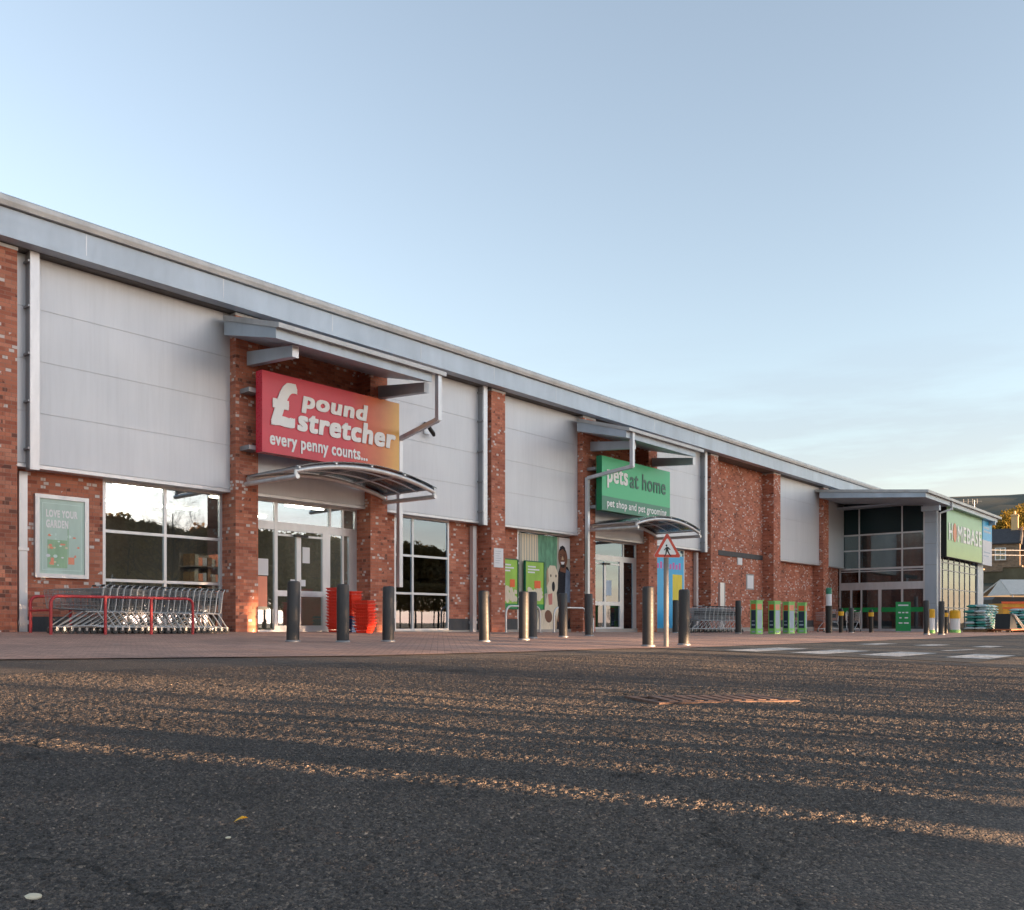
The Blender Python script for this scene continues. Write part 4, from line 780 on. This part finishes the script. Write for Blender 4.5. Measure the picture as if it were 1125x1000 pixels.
fb = thing('flat_trolley', 'flat trolley under a black sheet with two pale poles leaning on it, beside the bags', 'trolley', (54.6, -7.4, gz(54, 7.4))); z = gz(54, 7.4)
mb = MB(); mb.prism([(51.7, -6.8, z + .2), (53.5, -6.8, z + .2), (53.2, -6.8, z + .45), (52.5, -6.8, z + .92), (51.9, -6.8, z + .98)], (0, -.7, 0)); obj('black_sheet', mb, 'black', fb)
obj('deck', MB().box(51.3, 55.6, 6.75, 7.65, z + .13, z + .2), 'timber_orange', fb)
for q in (((52.1, -7.55, z + 1.0), (54.3, -7.6, z + .22)), ((52.6, -7.55, z + .95), (54.8, -7.6, z + .22))): obj('pole', MB().tube(q, .03, 8), 'steel_tube', fb)
for s_ in (51.6, 55.2):
    for n_ in (6.9, 7.5): obj('wheel', MB().tube([(s_, -n_ - .03, z + .07), (s_, -n_ + .03, z + .07)], .07, 12), 'rubber', fb)
lb = thing('loose_sack', 'pale sack lying on the ground at the right edge', 'bag', (57.6, -8.2, gz(57, 8))); bmx = bmesh.new(); bmesh.ops.create_icosphere(bmx, subdivisions=3, radius=.5)
for v in bmx.verts: v.co = Vector((56.6 + v.co.x * .9, -7.9 + v.co.y * .7, gz(57, 8) + .14 + v.co.z * .3 + .05 * noise.noise(v.co * 4))) - Vector(OFF[lb.name])
me = bpy.data.meshes.new('sack_body'); bmx.to_mesh(me); bmx.free(); me.materials.append(M['paper']); me.polygons.foreach_set('use_smooth', [True] * len(me.polygons)); o = bpy.data.objects.new('sack_body', me); C.objects.link(o); o.parent = lb
obj('tied_neck', MB().lathe([(.12, 0), (.05, .06), (.09, .14)], 10, (56.6, -7.9, gz(57, 8) + .25)), 'paper', lb)
# ---------------------------------------------------------------- road ironwork, leaf, pebbles
def grating(s0, s1, n0, n1, ang, lab):
    sc, nc = (s0 + s1) / 2, (n0 + n1) / 2; z = gz(sc, nc) + .012; z -= .005; t = thing('drain_grating', lab, 'drain cover', (sc, -nc, z)); gx = (gz(sc + .5, nc) - gz(sc - .5, nc)); gy = -(gz(sc, nc + .5) - gz(sc, nc - .5)); t.rotation_euler = (Vector((-gx, -gy, 1)).to_track_quat('Z', 'Y').to_matrix() @ Matrix.Rotation(ang, 3, 'Z')).to_euler(); w, h = (s1 - s0) / 2, (n1 - n0) / 2
    mb = MB().xbox(-w, w, -h, -h + .05, -.05, .012).xbox(-w, w, h - .05, h, -.05, .012).xbox(-w, -w + .05, -h + .05, h - .05, -.05, .012).xbox(w - .05, w, -h + .05, h - .05, -.05, .012); obj('frame', mb, 'rust', t, local=True)
    mb = MB(); k = 9
    for i in range(k): x = -w + .1 + i * (2 * w - .2) / k; mb = MB().prism([(x, -h + .05, .016), (x + .062, -h + .05, .016), (x + .11, h - .05, .016), (x + .048, h - .05, .016)], (0, 0, -.05)); obj('bar', mb, 'rust', t, local=True)
    obj('cross_bar', MB().xbox(-w + .05, w - .05, -.02, .02, -.05, .009), 'rust', t, local=True); obj('pit', MB().xbox(-w + .04, w - .04, -h + .04, h - .04, -.02, -.012), 'black', t, local=True)
grating(4.77, 5.81, 14.98, 15.42, R(-49.6), 'rusty iron drain grating set in the worn asphalt at the middle right'); grating(7.95, 8.95, 16.6, 17.1, R(-49.6), 'second rusty drain grating cut off by the right edge of the view')
s, n = .99, 16.55
for nm, s, n, sc, m, lab in (('fallen_leaf', 1.24, 16.08, .02, 'yellow', 'small yellow fallen leaf lying on the dark asphalt in the foreground'),):
    mb = MB(); z = gz(s, n) + .013; mb.face([(s - sc, -n, z), (s - sc * .3, -n - sc * .35, z + .006), (s + sc * .5, -n - sc * .25, z + .01), (s + sc, -n, z + .004), (s + sc * .4, -n + sc * .3, z + .01), (s - sc * .4, -n + sc * .3, z + .004)]); tag(obj(nm, mb, m), lab, 'leaf')
for s, n, r, lab in ((.66, 16.33, .011, 'pale rounded pebble at the lower left corner'), (1.13, 16.2, .005, 'tiny white chip of stone near the yellow leaf')):
    bm = bmesh.new(); bmesh.ops.create_icosphere(bm, subdivisions=3, radius=r)
    for v in bm.verts: v.co = Vector((v.co.x * 1.4, v.co.y, v.co.z * .6)) + Vector(v.co) * .25 * noise.noise(v.co * 40 / r * .02)
    me = bpy.data.meshes.new('pebble'); bm.to_mesh(me); bm.free(); me.materials.append(M['cream']); me.polygons.foreach_set('use_smooth', [True] * len(me.polygons)); o = bpy.data.objects.new('pebble', me); C.objects.link(o); o.location = (s, -n, gz(s, n) + .012); tag(o, lab, 'pebble')
# ---------------------------------------------------------------- trees
def leaves_crown(rx, rz, zc, count, size, seed, lumps=9, sq=1.):
    rg = np.random.default_rng(seed); mb = MB(); cen = []
    for k in range(lumps):
        a, e = rg.uniform(0, 6.28), rg.uniform(-.9, 1); rr = rg.uniform(.25, .72); cen.append((rx * rr * math.cos(a), rx * rr * math.sin(a), zc + rz * .75 * e * sq, rg.uniform(.32, .55) * min(rx, rz)))
    for k in range(count):
        c = cen[k % lumps]; d = rg.normal(size=3); d /= np.linalg.norm(d); r = c[3] * rg.uniform(.45, 1.08) ; p = Vector((c[0] + d[0] * r, c[1] + d[1] * r, c[2] + d[2] * r * .85))
        u = Vector(rg.normal(size=3)).normalized(); w = u.cross(Vector(rg.normal(size=3))).normalized(); sz = size * rg.uniform(.5, 1.2)
        mb.face([p - u * sz, p - w * sz * .55, p + u * sz, p + w * sz * .55])
    return mb
def branches(mb, p, d, ln, r, lev, rg, gravity=.05):
    pts = [p]; q = p; dd = d
    for k in range(4):
        dd = (dd + Vector((rg.uniform(-.16, .16), rg.uniform(-.16, .16), rg.uniform(-.02, .12)))).normalized(); q = q + dd * ln / 4; pts.append(q)
    mb.tube(pts, [r * (1 - .13 * k) for k in range(5)], 6 if lev < 2 else 4, False)
    if lev >= 4: return
    for k in range((5, 5, 4, 3)[lev]):
        f = rg.uniform(.25, 1.); i = min(3, int(f * 4)); b = pts[i].lerp(pts[i + 1], f * 4 - i); a = rg.uniform(0, 6.28); x = dd.orthogonal().normalized(); y = dd.cross(x); nd = (dd * rg.uniform(.5, 1.) + (x * math.cos(a) + y * math.sin(a)) * rg.uniform(.6, 1.)).normalized()
        branches(mb, b, nd, ln * rg.uniform(.45, .68), r * .5, lev + 1, rg)
def tree(label, rx, rz, zc, trunk_h, count, size, seed, lm='leaf', tr=.16, lumps=9):
    t = thing('tree', label, 'tree'); mb = MB(); rg = random.Random(seed); top = Vector((rg.uniform(-.3, .3), rg.uniform(-.3, .3), zc + rz * .3))
    mb.tube([(0, 0, -.4), (.03, .02, trunk_h * .5), tuple(Vector((0, 0, trunk_h)).lerp(top, .1)), tuple(top)], [tr, tr * .85, tr * .7, tr * .25], 8)
    for k in range(7):
        a = k * .9; b = Vector((0, 0, trunk_h * rg.uniform(.9, 1.5))); e = Vector((rx * .7 * math.cos(a), rx * .7 * math.sin(a), zc + rz * rg.uniform(-.3, .5))); mb.tube([b, b.lerp(e, .5) + Vector((0, 0, .2)), e], [tr * .4, tr * .25, tr * .08], 5)
    obj('trunk', mb, 'bark', t, local=True); obj('crown', leaves_crown(rx, rz, zc, count, size, seed, lumps), lm, t, local=True); return t
TA = tree('dense rounded tree in the out-of-view belt placed to shade the shop fronts', 4.4, 3.9, 8.4, 4.6, 8500, .40, 1, lumps=20); TB = tree('broad autumn brown tree in the out-of-view belt placed to shade the shop fronts', 4.8, 3.9, 8.6, 4.6, 8500, .40, 2, 'leaf_brown', .2, 20)
SUN_EL = R(2.5); SX, SY = .332, -.943                     # the way to the low sun, over the car park
i = 0
for row, nn in enumerate((88., 97., 104.)):  # unseen belt, placed and sized to keep direct sun off the fronts
    for k in range(22):
        s = 4 + k * 4.9 + row * 2.6 + random.uniform(-.8, .8); src = TA if (k * 7 + row) % 3 else TB; gap = abs(s - 43.5 - row * 3) < 9.5  # crowns lifted in the gap so low sun reaches bollards and doors
        used = i == 0 and src is TA
        o = dup(src, (s, -nn + random.uniform(-1.5, 1.5), .7 if gap else -.85), random.uniform(0, 6.28), None, None, (1.05, 1.05, 1.0 if gap else random.uniform(1.04, 1.12) + .10 * (row == 2))); i += 1
        o['group'] = 'tree belt placed out of view to shade the shop fronts'
TA.location = (-4, -88, -1.6); TB.location = (-9, -90, -1.6)
for o in (TA, TB): o['group'] = 'tree belt placed out of view to shade the shop fronts'
def bare(seed, ln, label):
    t = thing('bare_tree', label, 'tree'); mb = MB(); rg = random.Random(seed); p = Vector((0, 0, -.4)); pts = [p + Vector((rg.uniform(-.06, .06), rg.uniform(-.06, .06), k * ln / 6)) for k in range(7)]
    mb.tube(pts, [.13 * (1 - .13 * k) for k in range(7)], 8); obj('trunk', mb, 'bark', t, local=True, smooth=True); mb = MB()
    for k in range(26):
        f = rg.uniform(.22, 1.); i = min(5, int(f * 6)); b = pts[i].lerp(pts[i + 1], f * 6 - i); a = k * 2.4; d = Vector((math.cos(a), math.sin(a), rg.uniform(.45, 1.1))).normalized(); branches(mb, b, d, ln * .36 * (1.25 - f * .75), .045 * (1.2 - f), 1, rg)
    obj('crown', mb, 'bark', t, local=True); return t
b1 = bare(5, 7.6, 'bare winter tree in the car park, mirrored in the window behind the trolleys')
b1.location = (27.8, -31, -.5)
for (s, n, a, sc, lab) in ((45, 36, 1., .9, 'bare winter tree in the car park, mirrored in the left entrance doors'), (17.5, 33, 2.2, .8, 'bare winter tree in the car park opposite the poster'), (38, 47, 3., 1.1, 'taller bare winter tree in the car park'), (62, 40, 4., 1., 'bare winter tree in the car park opposite the middle shop'), (80, 44, 5., 1., 'bare winter tree in the car park opposite the glazed corner')):
    dup(b1, (s, -n, -.5), a, lab, None, sc)
def shade_hedge(s0, s1, n, hfun, label):
    t = thing('shade_hedge', label, 'shade_hedge', ((s0 + s1) / 2, -n, gz(s0, n))); rg = np.random.default_rng(int(n * 10)); mb = MB(); z = gz(s0, n)
    for k in range(int((s1 - s0) * 520)):
        s = rg.uniform(s0, s1); h = hfun(s); p = Vector((s, -n + rg.normal() * .28, z + h * (1 - rg.random() ** 1.6 * .98))); u = Vector(rg.normal(size=3)).normalized(); w = u.cross(Vector(rg.normal(size=3))).normalized(); sz = .07 * rg.uniform(.6, 1.3)
        mb.face([p - u * sz, p - w * sz * .6, p + u * sz, p + w * sz * .6])
    obj('foliage', mb, 'shade_hedge', t)
    mb = MB(); s = s0 + .2
    while s < s1: mb.tube([(s, -n, z - .1), (s + .05, -n, z + .2), (s + .1, -n + .1, z + hfun(s) * .7)], .02, 5); s += .6
    obj('stems', mb, 'bark', t)
def hh(s): return .34 + .22 * noise.noise(Vector((s * .9, 0, 3))) + .26 * noise.noise(Vector((s * 2.3, 5, 0))) + .16 * noise.noise(Vector((s * 6, 9, 0)))
shade_hedge(2., 46., 33.5, hh, 'low foliage screen added out of view to block the low sun')  # unseen low foliage added to cut the sun on the near asphalt
def raised(s0, s1, n, lo, hi, label):
    t = thing('raised_shade_hedge', label, 'shade_hedge', ((s0 + s1) / 2, -n, gz(s0, n))); rg = np.random.default_rng(int(s0 * 7)); mb = MB(); z = gz(s0, n)
    for k in range(int((s1 - s0) * 900)):
        s = rg.uniform(s0, s1); b = lo + .10 * noise.noise(Vector((s * 1.1, 2, 0))) + .07 * noise.noise(Vector((s * 4.1, 2, 7))); p = Vector((s, -n + rg.normal() * .35, z + b + (hi - b + .3 * noise.noise(Vector((s, 0, 5)))) * rg.random())); u = Vector(rg.normal(size=3)).normalized(); w = u.cross(Vector(rg.normal(size=3))).normalized(); sz = .11 * rg.uniform(.6, 1.3)
        mb.face([p - u * sz, p - w * sz * .6, p + u * sz, p + w * sz * .6])
    obj('foliage', mb, 'leaf', t); mb = MB(); s = s0 + .4
    while s < s1: mb.tube([(s, -n, z - .1), (s + .05, -n, z + hi * .6)], .05, 6); s += rg.uniform(.8, 1.9)
    obj('stems', mb, 'bark', t)
for a, b, lab in ((3., 22.05, 'longest left stretch of the added foliage screen that shades the pavement, out of view'), (22.85, 23.95, 'short stretch of the added foliage screen between two slots left for the sun'), (24.75, 26.2, 'broader short piece of the added foliage screen left of the broad sun gap'), (29.0, 60., 'long right stretch of the added foliage screen that shades the pavement, out of view')): raised(a, b, 34.6, 1.64, 3.9, lab)  # unseen raised foliage added to shade the pavement; slots let sun reach some bollards
pf = thing('streak_fence', 'low timber fence added out of view, pales spaced to throw streak shadows', 'fence', (9, -25, -.4)); rg = random.Random(21); mb = MB(); x = -6.; kk = 0  # unseen fence, added so its pales break the low sun into streaks
while x < 34:
    t_ = x - 8.8; cov = .94 if t_ < -3.3 else (.26 if t_ < 1.5 else .16); w_ = rg.choice((.05, .09, .09, .14)); z_ = gz(x, 25); gap_ = any(a < t_ + w_ / 2 < b for a, b in ((-5.55, -5.48), (-4.60, -4.52), (-4.06, -4.0), (-3.71, -3.61)))  # gaps left where bright streaks should cross the foreground
    if not gap_: mb.box(x, x + w_, 25 + rg.uniform(-.015, .015), 25.02 + rg.uniform(.0, .01), z_ - .1, z_ + .84 + rg.uniform(-.09, .05))
    x += w_ + (rg.uniform(.4, 1.7) * w_ * (1 - cov) / cov)
obj('slat_panel', mb, 'wood', pf); mb = MB(); x = -6.
while x < 34: mb.box(x, x + .09, 25.05, 25.14, gz(x, 25) - .2, gz(x, 25) + .7); x += 2.4
obj('fence_posts', mb, 'wood', pf)
post0 = thing('fence_post', 'timber knee post along the far side of the car park', 'post'); obj('post', MB().xbox(-.07, .07, -.07, .07, -.2, 1.5), 'wood', post0, local=True); obj('post_cap', MB().xbox(-.09, .09, -.09, .09, 1.5, 1.54), 'wood', post0, local=True)
# ---------------------------------------------------------------- the far right: bank, houses, trees, hill
def prof_z(x): 
    ks = [(62, -.9), (72, .1), (90, .8), (122, 6), (200, 13), (320, 34), (430, 54), (520, 60), (900, 62)]
    for (a, b), (c, d) in zip(ks[:-1], ks[1:]):
        if x <= c: t = max(0, (x - a) / (c - a)); return b + (d - b) * t
    return 62
mb = MB(); xs = [62, 66, 72, 80, 90, 98, 106, 114, 122, 135, 150, 170, 200, 240, 280, 320, 360, 400, 430, 470, 520, 700, 900]; ys = [-14 + 12 * k for k in range(50)]; 
for x in xs:
    for y in ys: mb.v.append((x, y, prof_z(x + .12 * y) + (1.5 + x * .008) * noise.noise(Vector((x * .02, y * .02, 1))) - max(0, (-2 - y) * .06 * (x > 80)) ))
for i in range(len(xs) - 1):
    for j in range(len(ys) - 1):
        q = (i * len(ys) + j, (i + 1) * len(ys) + j, (i + 1) * len(ys) + j + 1, i * len(ys) + j + 1); mb.f.append(q); mb.uv += [mb.v[k][:2] for k in q]; mb.mi.append(0)
struct('hill', mb, 'hill', smooth=True)
ca, sa = math.cos(math.atan(.851)), math.sin(math.atan(.851))
def far(u, d): return d * (ca + sa * u), -18 + d * (sa - ca * u)      # a bearing and a distance from the road to a place
def house(u, d, zb, wid, label, chim=True, lower=0.):
    x, y = far(u, d); t = thing('stone_house', label, 'house', (x, y, zb), R(8)); h = 4.6; w = wid; dep = 7.
    obj('wall', MB().xbox(0, dep, 0, w, -2, h), 'stone', t, local=True)
    mb = MB(); mb.prism([(-.3, -.15, h - .05), (dep / 2, -.15, h + 2.1), (dep + .3, -.15, h - .05), (dep + .3, -.15, h - .2), (-.3, -.15, h - .2)], (0, w + .3, 0)); rf = obj('roof', mb, 'slate', t, local=True)
    mb = MB(); mb.bar((-.32, -.1, h + .02), (dep / 2, -.1, h + 2.2), .22, .12); obj('verge', mb, 'stone', rf, local=True)
    if chim:
        mb = MB().xbox(dep / 2 - .5, dep / 2 + .5, .35, 1.15, h + 1.5, h + 3.9).xbox(dep / 2 - .58, dep / 2 + .58, .28, 1.22, h + 3.65, h + 3.8)
        for a in (-.25, .25): mb.lathe([(.14, 0), (.12, .4)], 8, (dep / 2 + a, .75, h + 3.9))
        obj('chimney', mb, 'render_sunlit', rf, local=True)
    for (a, b, z0, z1) in ((1.6, 2.75, 2.35, 3.95), (2.0, 2.9, -.4, .7), (5.2, 6.35, 2.35, 3.95), (5.2, 6.35, -.4, 1.1)):
        if b > w: continue
        q = obj('window', MB().xbox(-.02, .0, a, b, z0, z1), 'glass_dim', t, local=True); mb = MB().xbox(-.08, -.02, a - .06, a + .06, z0, z1).xbox(-.08, -.02, b - .06, b + .06, z0, z1).xbox(-.08, -.022, a + .06, b - .06, z0, z0 + .1).xbox(-.08, -.022, a + .06, b - .06, z1 - .1, z1).xbox(-.07, -.024, a + .06, b - .06, (z0 + z1) / 2 - .05, (z0 + z1) / 2 + .05).xbox(-.07, -.026, (a + b) / 2 - .04, (a + b) / 2 + .04, z0 + .1, z1 - .1); obj('frame', mb, 'white', q, local=True); obj('sill', MB().xbox(-.14, .0, a - .15, b + .15, z0 - .16, z0 - .01), 'stone', q, local=True); obj('blind', MB().xbox(-.012 + .02, .02, a, b, z0 + .2, z1), 'paper', q, local=True)
    return t
house(.5635, 115, 5.9, 8.5, 'stone house with a slate roof and a sunlit chimney on the bank at the right'); house(.617, 114, 5.0, 6.4, 'lower stone house cut off by the right edge of the view', False)
x, y = far(.545, 104); gw = thing('garden_wall', 'mossy stone retaining wall below the stone houses', 'wall', (x, y, 3)); mb = MB(); 
for k in range(12): mb.xbox(x - .3 + k * .02, x + .3, y - 10 + k * 2, y - 8 + k * 2, 2, 6.3 + .25 * math.sin(k * 2.1))
obj('stonework', mb, 'bank', gw); mb = MB()
for k in range(12): mb.xbox(x - .38, x + .38, y - 10 + k * 2, y - 8.02 + k * 2, 6.34 + .25 * math.sin(k * 2.1), 6.5 + .25 * math.sin(k * 2.1))
obj('coping', mb, 'stone', gw)
TC = tree('golden green tree behind the sunlit chimney', 3.6, 4.2, 6.2, 2.4, 4200, .3, 8, 'leaf_gold' if 'leaf_gold' in M else 'leaf', .18, 12)
gold = [(.531, 150, .85), (.546, 142, .82), (.556, 158, .95), (.568, 150, .9), (.585, 145, .95), (.6, 155, .85), (.52, 160, .7), (.575, 170, .8), (.54, 172, .7), (.62, 160, .9)]
for k, (u, d, sc) in enumerate(gold):
    o = TC if k == 0 else dup(TC, (0, 0, 0)); x, y = far(u, d); o.location = (x, y, prof_z(x + .12 * y) - .5); o.rotation_euler = (0, 0, k * 1.7); o.scale = (sc,) * 3; o['group'] = 'trees on the hillside behind the houses'
    o['label'] = ['golden green tree at the end of the shop roof, left of the sunlit chimney', 'golden green tree standing directly behind the slate roof', 'tree further up the slope behind the sunlit chimney', 'tree between the sunlit chimney and the right edge', 'dark green tree at the right edge above the lower house', 'tall tree beyond the lower house', 'tree hidden low behind the end of the shop roof', 'high tree on the slope above the chimney', 'high tree on the slope over the slate roof', 'outermost tree to the right of the houses'][k]
x, y = far(.585, 70); mq = thing('marquee', 'long marquee with a pale canvas roof and open dark sides beyond the bags', 'marquee', (x, y, .1), R(0)); ex, ey = Vector((sa, -ca, 0)), Vector((ca, sa, 0)); O = Vector((x, y, 0)); Q = lambda a, b, z: O + ex * a + ey * b + Vector((0, 0, z))
mb = MB(); mb.prism([Q(-3.1, -1.6, 2.35), Q(-2.5, 1., 3.6), Q(-2.9, 3.6, 2.35), Q(-2.9, 3.5, 2.25), Q(-2.5, 1., 3.48), Q(-3.1, -1.5, 2.25)], ex * 10); obj('canvas_roof', mb, 'canvas', mq); mb = MB(); mb.prism([Q(-3.12, -1.6, 2.3), Q(-2.52, 1., 3.58), Q(-3.5, 1., 2.3)], Vector((.03, 0, .0))); obj('gable_flap', mb, 'canvas', mq); mb = MB()
for a in (-2.9, 0, 3, 6): mb.tube([Q(a, -1.5, -.5), Q(a, -1.5, 2.35)], .05, 8).tube([Q(a, 3.5, -.5), Q(a, 3.5, 2.35)], .05, 8)
obj('leg', mb, 'steel_tube', mq); mb = MB(); mb.prism([Q(-2.9, 3.4, -.5), Q(7, 3.4, -.5), Q(7, 3.4, 2.3), Q(-2.9, 3.4, 2.3)], ey * .03); obj('back_wall', mb, 'black', mq)
x, y = far(.565, 66); vn = thing('parked_van', 'dark parked van mostly hidden behind the bags and under the pale marquee', 'van', (x, y, 0)); O = Vector((x, y, -.2)); mb = MB(); mb.prism([Q(-2.1, 0, .4), Q(2.1, 0, .4), Q(2.1, 0, 1.1), Q(1.5, .0, 1.3), Q(1., .0, 2.25), Q(-1.9, 0, 2.3), Q(-2.1, 0, 2.1)], ey * 1.7); obj('body', mb, 'plastic_black', vn); mb = MB(); mb.prism([Q(.2, -.02, 1.35), Q(1.35, -.02, 1.35), Q(.95, -.02, 2.05), Q(.2, -.02, 2.05)], ey * .03); obj('side_window', mb, 'glass_dim', vn)
for a in (-1.3, 1.3): obj('wheel', MB().tube([Q(a, -.05, .42), Q(a, .2, .42)], .34, 16), 'rubber', vn)
x, y = far(.572, 61); sk = thing('skip', 'yellow steel skip with an orange rim beyond the bags', 'skip', (x, y, 0)); O = Vector((x, y, 0)); mb = MB(); mb.prism([Q(-1.6, 0, -.6), Q(2.4, 0, -.6), Q(3, 0, 1.5), Q(-1.7, 0, 1.5)], ey * 1.8); obj('body', mb, 'skip_yellow', sk); mb = MB(); mb.bar(Q(-1.75, -.03, 1.56), Q(3.05, -.03, 1.56), .1, .14); mb.bar(Q(-1.7, -.03, 1.2), Q(2.9, -.03, 1.2), .06, .08); obj('rim', mb, 'orange', sk)
for k, z in enumerate((8.25, 7.7)):
    a, b = far(.5, 100), far(.66, 100); cb = MB().tube([(a[0], a[1], z + .05), ((a[0] + b[0]) / 2, (a[1] + b[1]) / 2, z - .05), (b[0], b[1], z - .02)], .03, 6); tag(obj('overhead_cable', cb, 'paper'), ('upper', 'lower')[k] + ' of the two pale overhead cables crossing in front of the stone house', 'cable')
x, y = far(.513, 75); ae = thing('aerial', 'thin television aerial rising behind the roof of the glazed corner', 'aerial', (x, y, 5)); mb = MB().tube([(x, y, 5), (x, y, 10.4)], .03, 6); obj('mast', mb, 'alu_dark', ae); mb = MB().tube([(x - .6, y + .9, 10.3), (x + .3, y - .5, 10.3)], .02, 5)
for k in range(4): mb.tube([(x - .5 + k * .2, y + .7 - k * .3, 10.1), (x - .5 + k * .2, y + .7 - k * .3, 10.5)], .015, 4)
obj('antenna', mb, 'alu_dark', ae)
# ---------------------------------------------------------------- daylight and camera
sc = bpy.context.scene; w = bpy.data.worlds.new('World'); sc.world = w; w.use_nodes = True; nt = w.node_tree; bg = nt.nodes['Background']
sky = nt.nodes.new('ShaderNodeTexSky'); sky.sky_type = 'NISHITA'; sky.sun_disc = False; sky.sun_elevation = SUN_EL; sky.sun_rotation = math.atan2(SX, SY); sky.air_density = 1.; sky.dust_density = .4; sky.ozone_density = 1.6
hs = nt.nodes.new('ShaderNodeHueSaturation'); hs.inputs['Saturation'].default_value = .62; nt.links.new(sky.outputs[0], hs.inputs['Color'])
tn = nt.nodes.new('ShaderNodeMix'); tn.data_type = 'RGBA'; tn.blend_type = 'MULTIPLY'; tn.inputs[0].default_value = 1.; tn.inputs[7].default_value = (.965, .985, 1.045, 1); nt.links.new(hs.outputs[0], tn.inputs[6])
tc = nt.nodes.new('ShaderNodeTexCoord'); mp = nt.nodes.new('ShaderNodeMapping'); mp.inputs['Scale'].default_value = (2.2, 2.2, 16); nt.links.new(tc.outputs['Generated'], mp.inputs[0])
cn_ = nt.nodes.new('ShaderNodeTexNoise'); cn_.inputs['Scale'].default_value = 1.6; cn_.inputs['Detail'].default_value = 7; cn_.inputs['Roughness'].default_value = .6; nt.links.new(mp.outputs[0], cn_.inputs['Vector'])
cr = nt.nodes.new('ShaderNodeValToRGB'); cr.color_ramp.elements[0].position = .40; cr.color_ramp.elements[0].color = (0, 0, 0, 1); cr.color_ramp.elements[1].position = .60; cr.color_ramp.elements[1].color = (1, 1, 1, 1); nt.links.new(cn_.outputs['Fac'], cr.inputs[0])
cm_ = nt.nodes.new('ShaderNodeMix'); cm_.data_type = 'RGBA'; sz_ = nt.nodes.new('ShaderNodeSeparateXYZ'); nt.links.new(tc.outputs['Generated'], sz_.inputs[0]); lo_ = nt.nodes.new('ShaderNodeMapRange'); lo_.inputs['From Min'].default_value = .30; lo_.inputs['From Max'].default_value = .14; nt.links.new(sz_.outputs[2], lo_.inputs['Value']); ml_ = nt.nodes.new('ShaderNodeMath'); ml_.operation = 'MULTIPLY'; nt.links.new(cr.outputs[0], ml_.inputs[0]); nt.links.new(lo_.outputs[0], ml_.inputs[1]); nt.links.new(ml_.outputs[0], cm_.inputs[0]); nt.links.new(tn.outputs[2], cm_.inputs[6]); gy_ = nt.nodes.new('ShaderNodeMix'); gy_.data_type = 'RGBA'; gy_.blend_type = 'MULTIPLY'; gy_.inputs[0].default_value = 1; gy_.inputs[7].default_value = (.86, .79, .81, 1); nt.links.new(tn.outputs[2], gy_.inputs[6]); nt.links.new(gy_.outputs[2], cm_.inputs[7])
nt.links.new(cm_.outputs[2], bg.inputs[0]); bg.inputs[1].default_value = .15
ld = bpy.data.lights.new('sun', 'SUN'); ld.energy = 5.; ld.angle = R(.5); ld.color = (1., .62, .34); so = bpy.data.objects.new('sun', ld); C.objects.link(so)
d = Vector((SX * math.cos(SUN_EL), SY * math.cos(SUN_EL), math.sin(SUN_EL))); so.rotation_euler = d.to_track_quat('Z', 'Y').to_euler(); so.location = (10, -60, 30)
cd = bpy.data.cameras.new('camera'); cam = bpy.data.objects.new('camera', cd); C.objects.link(cam); cam.location = (0, -18, .215); cam.rotation_euler = (R(90), 0, math.atan2(sa, ca) - R(90)); cd.sensor_width = 36; cd.sensor_fit = 'HORIZONTAL'; cd.lens = 990 / 1125 * 36; cd.shift_y = 184 / 1125; cd.clip_start = .05; cd.clip_end = 6000; sc.camera = cam
sc.view_settings.view_transform = 'Standard'; sc.view_settings.look = 'None'; sc.view_settings.exposure = 2.48; sc.view_settings.gamma = 1.
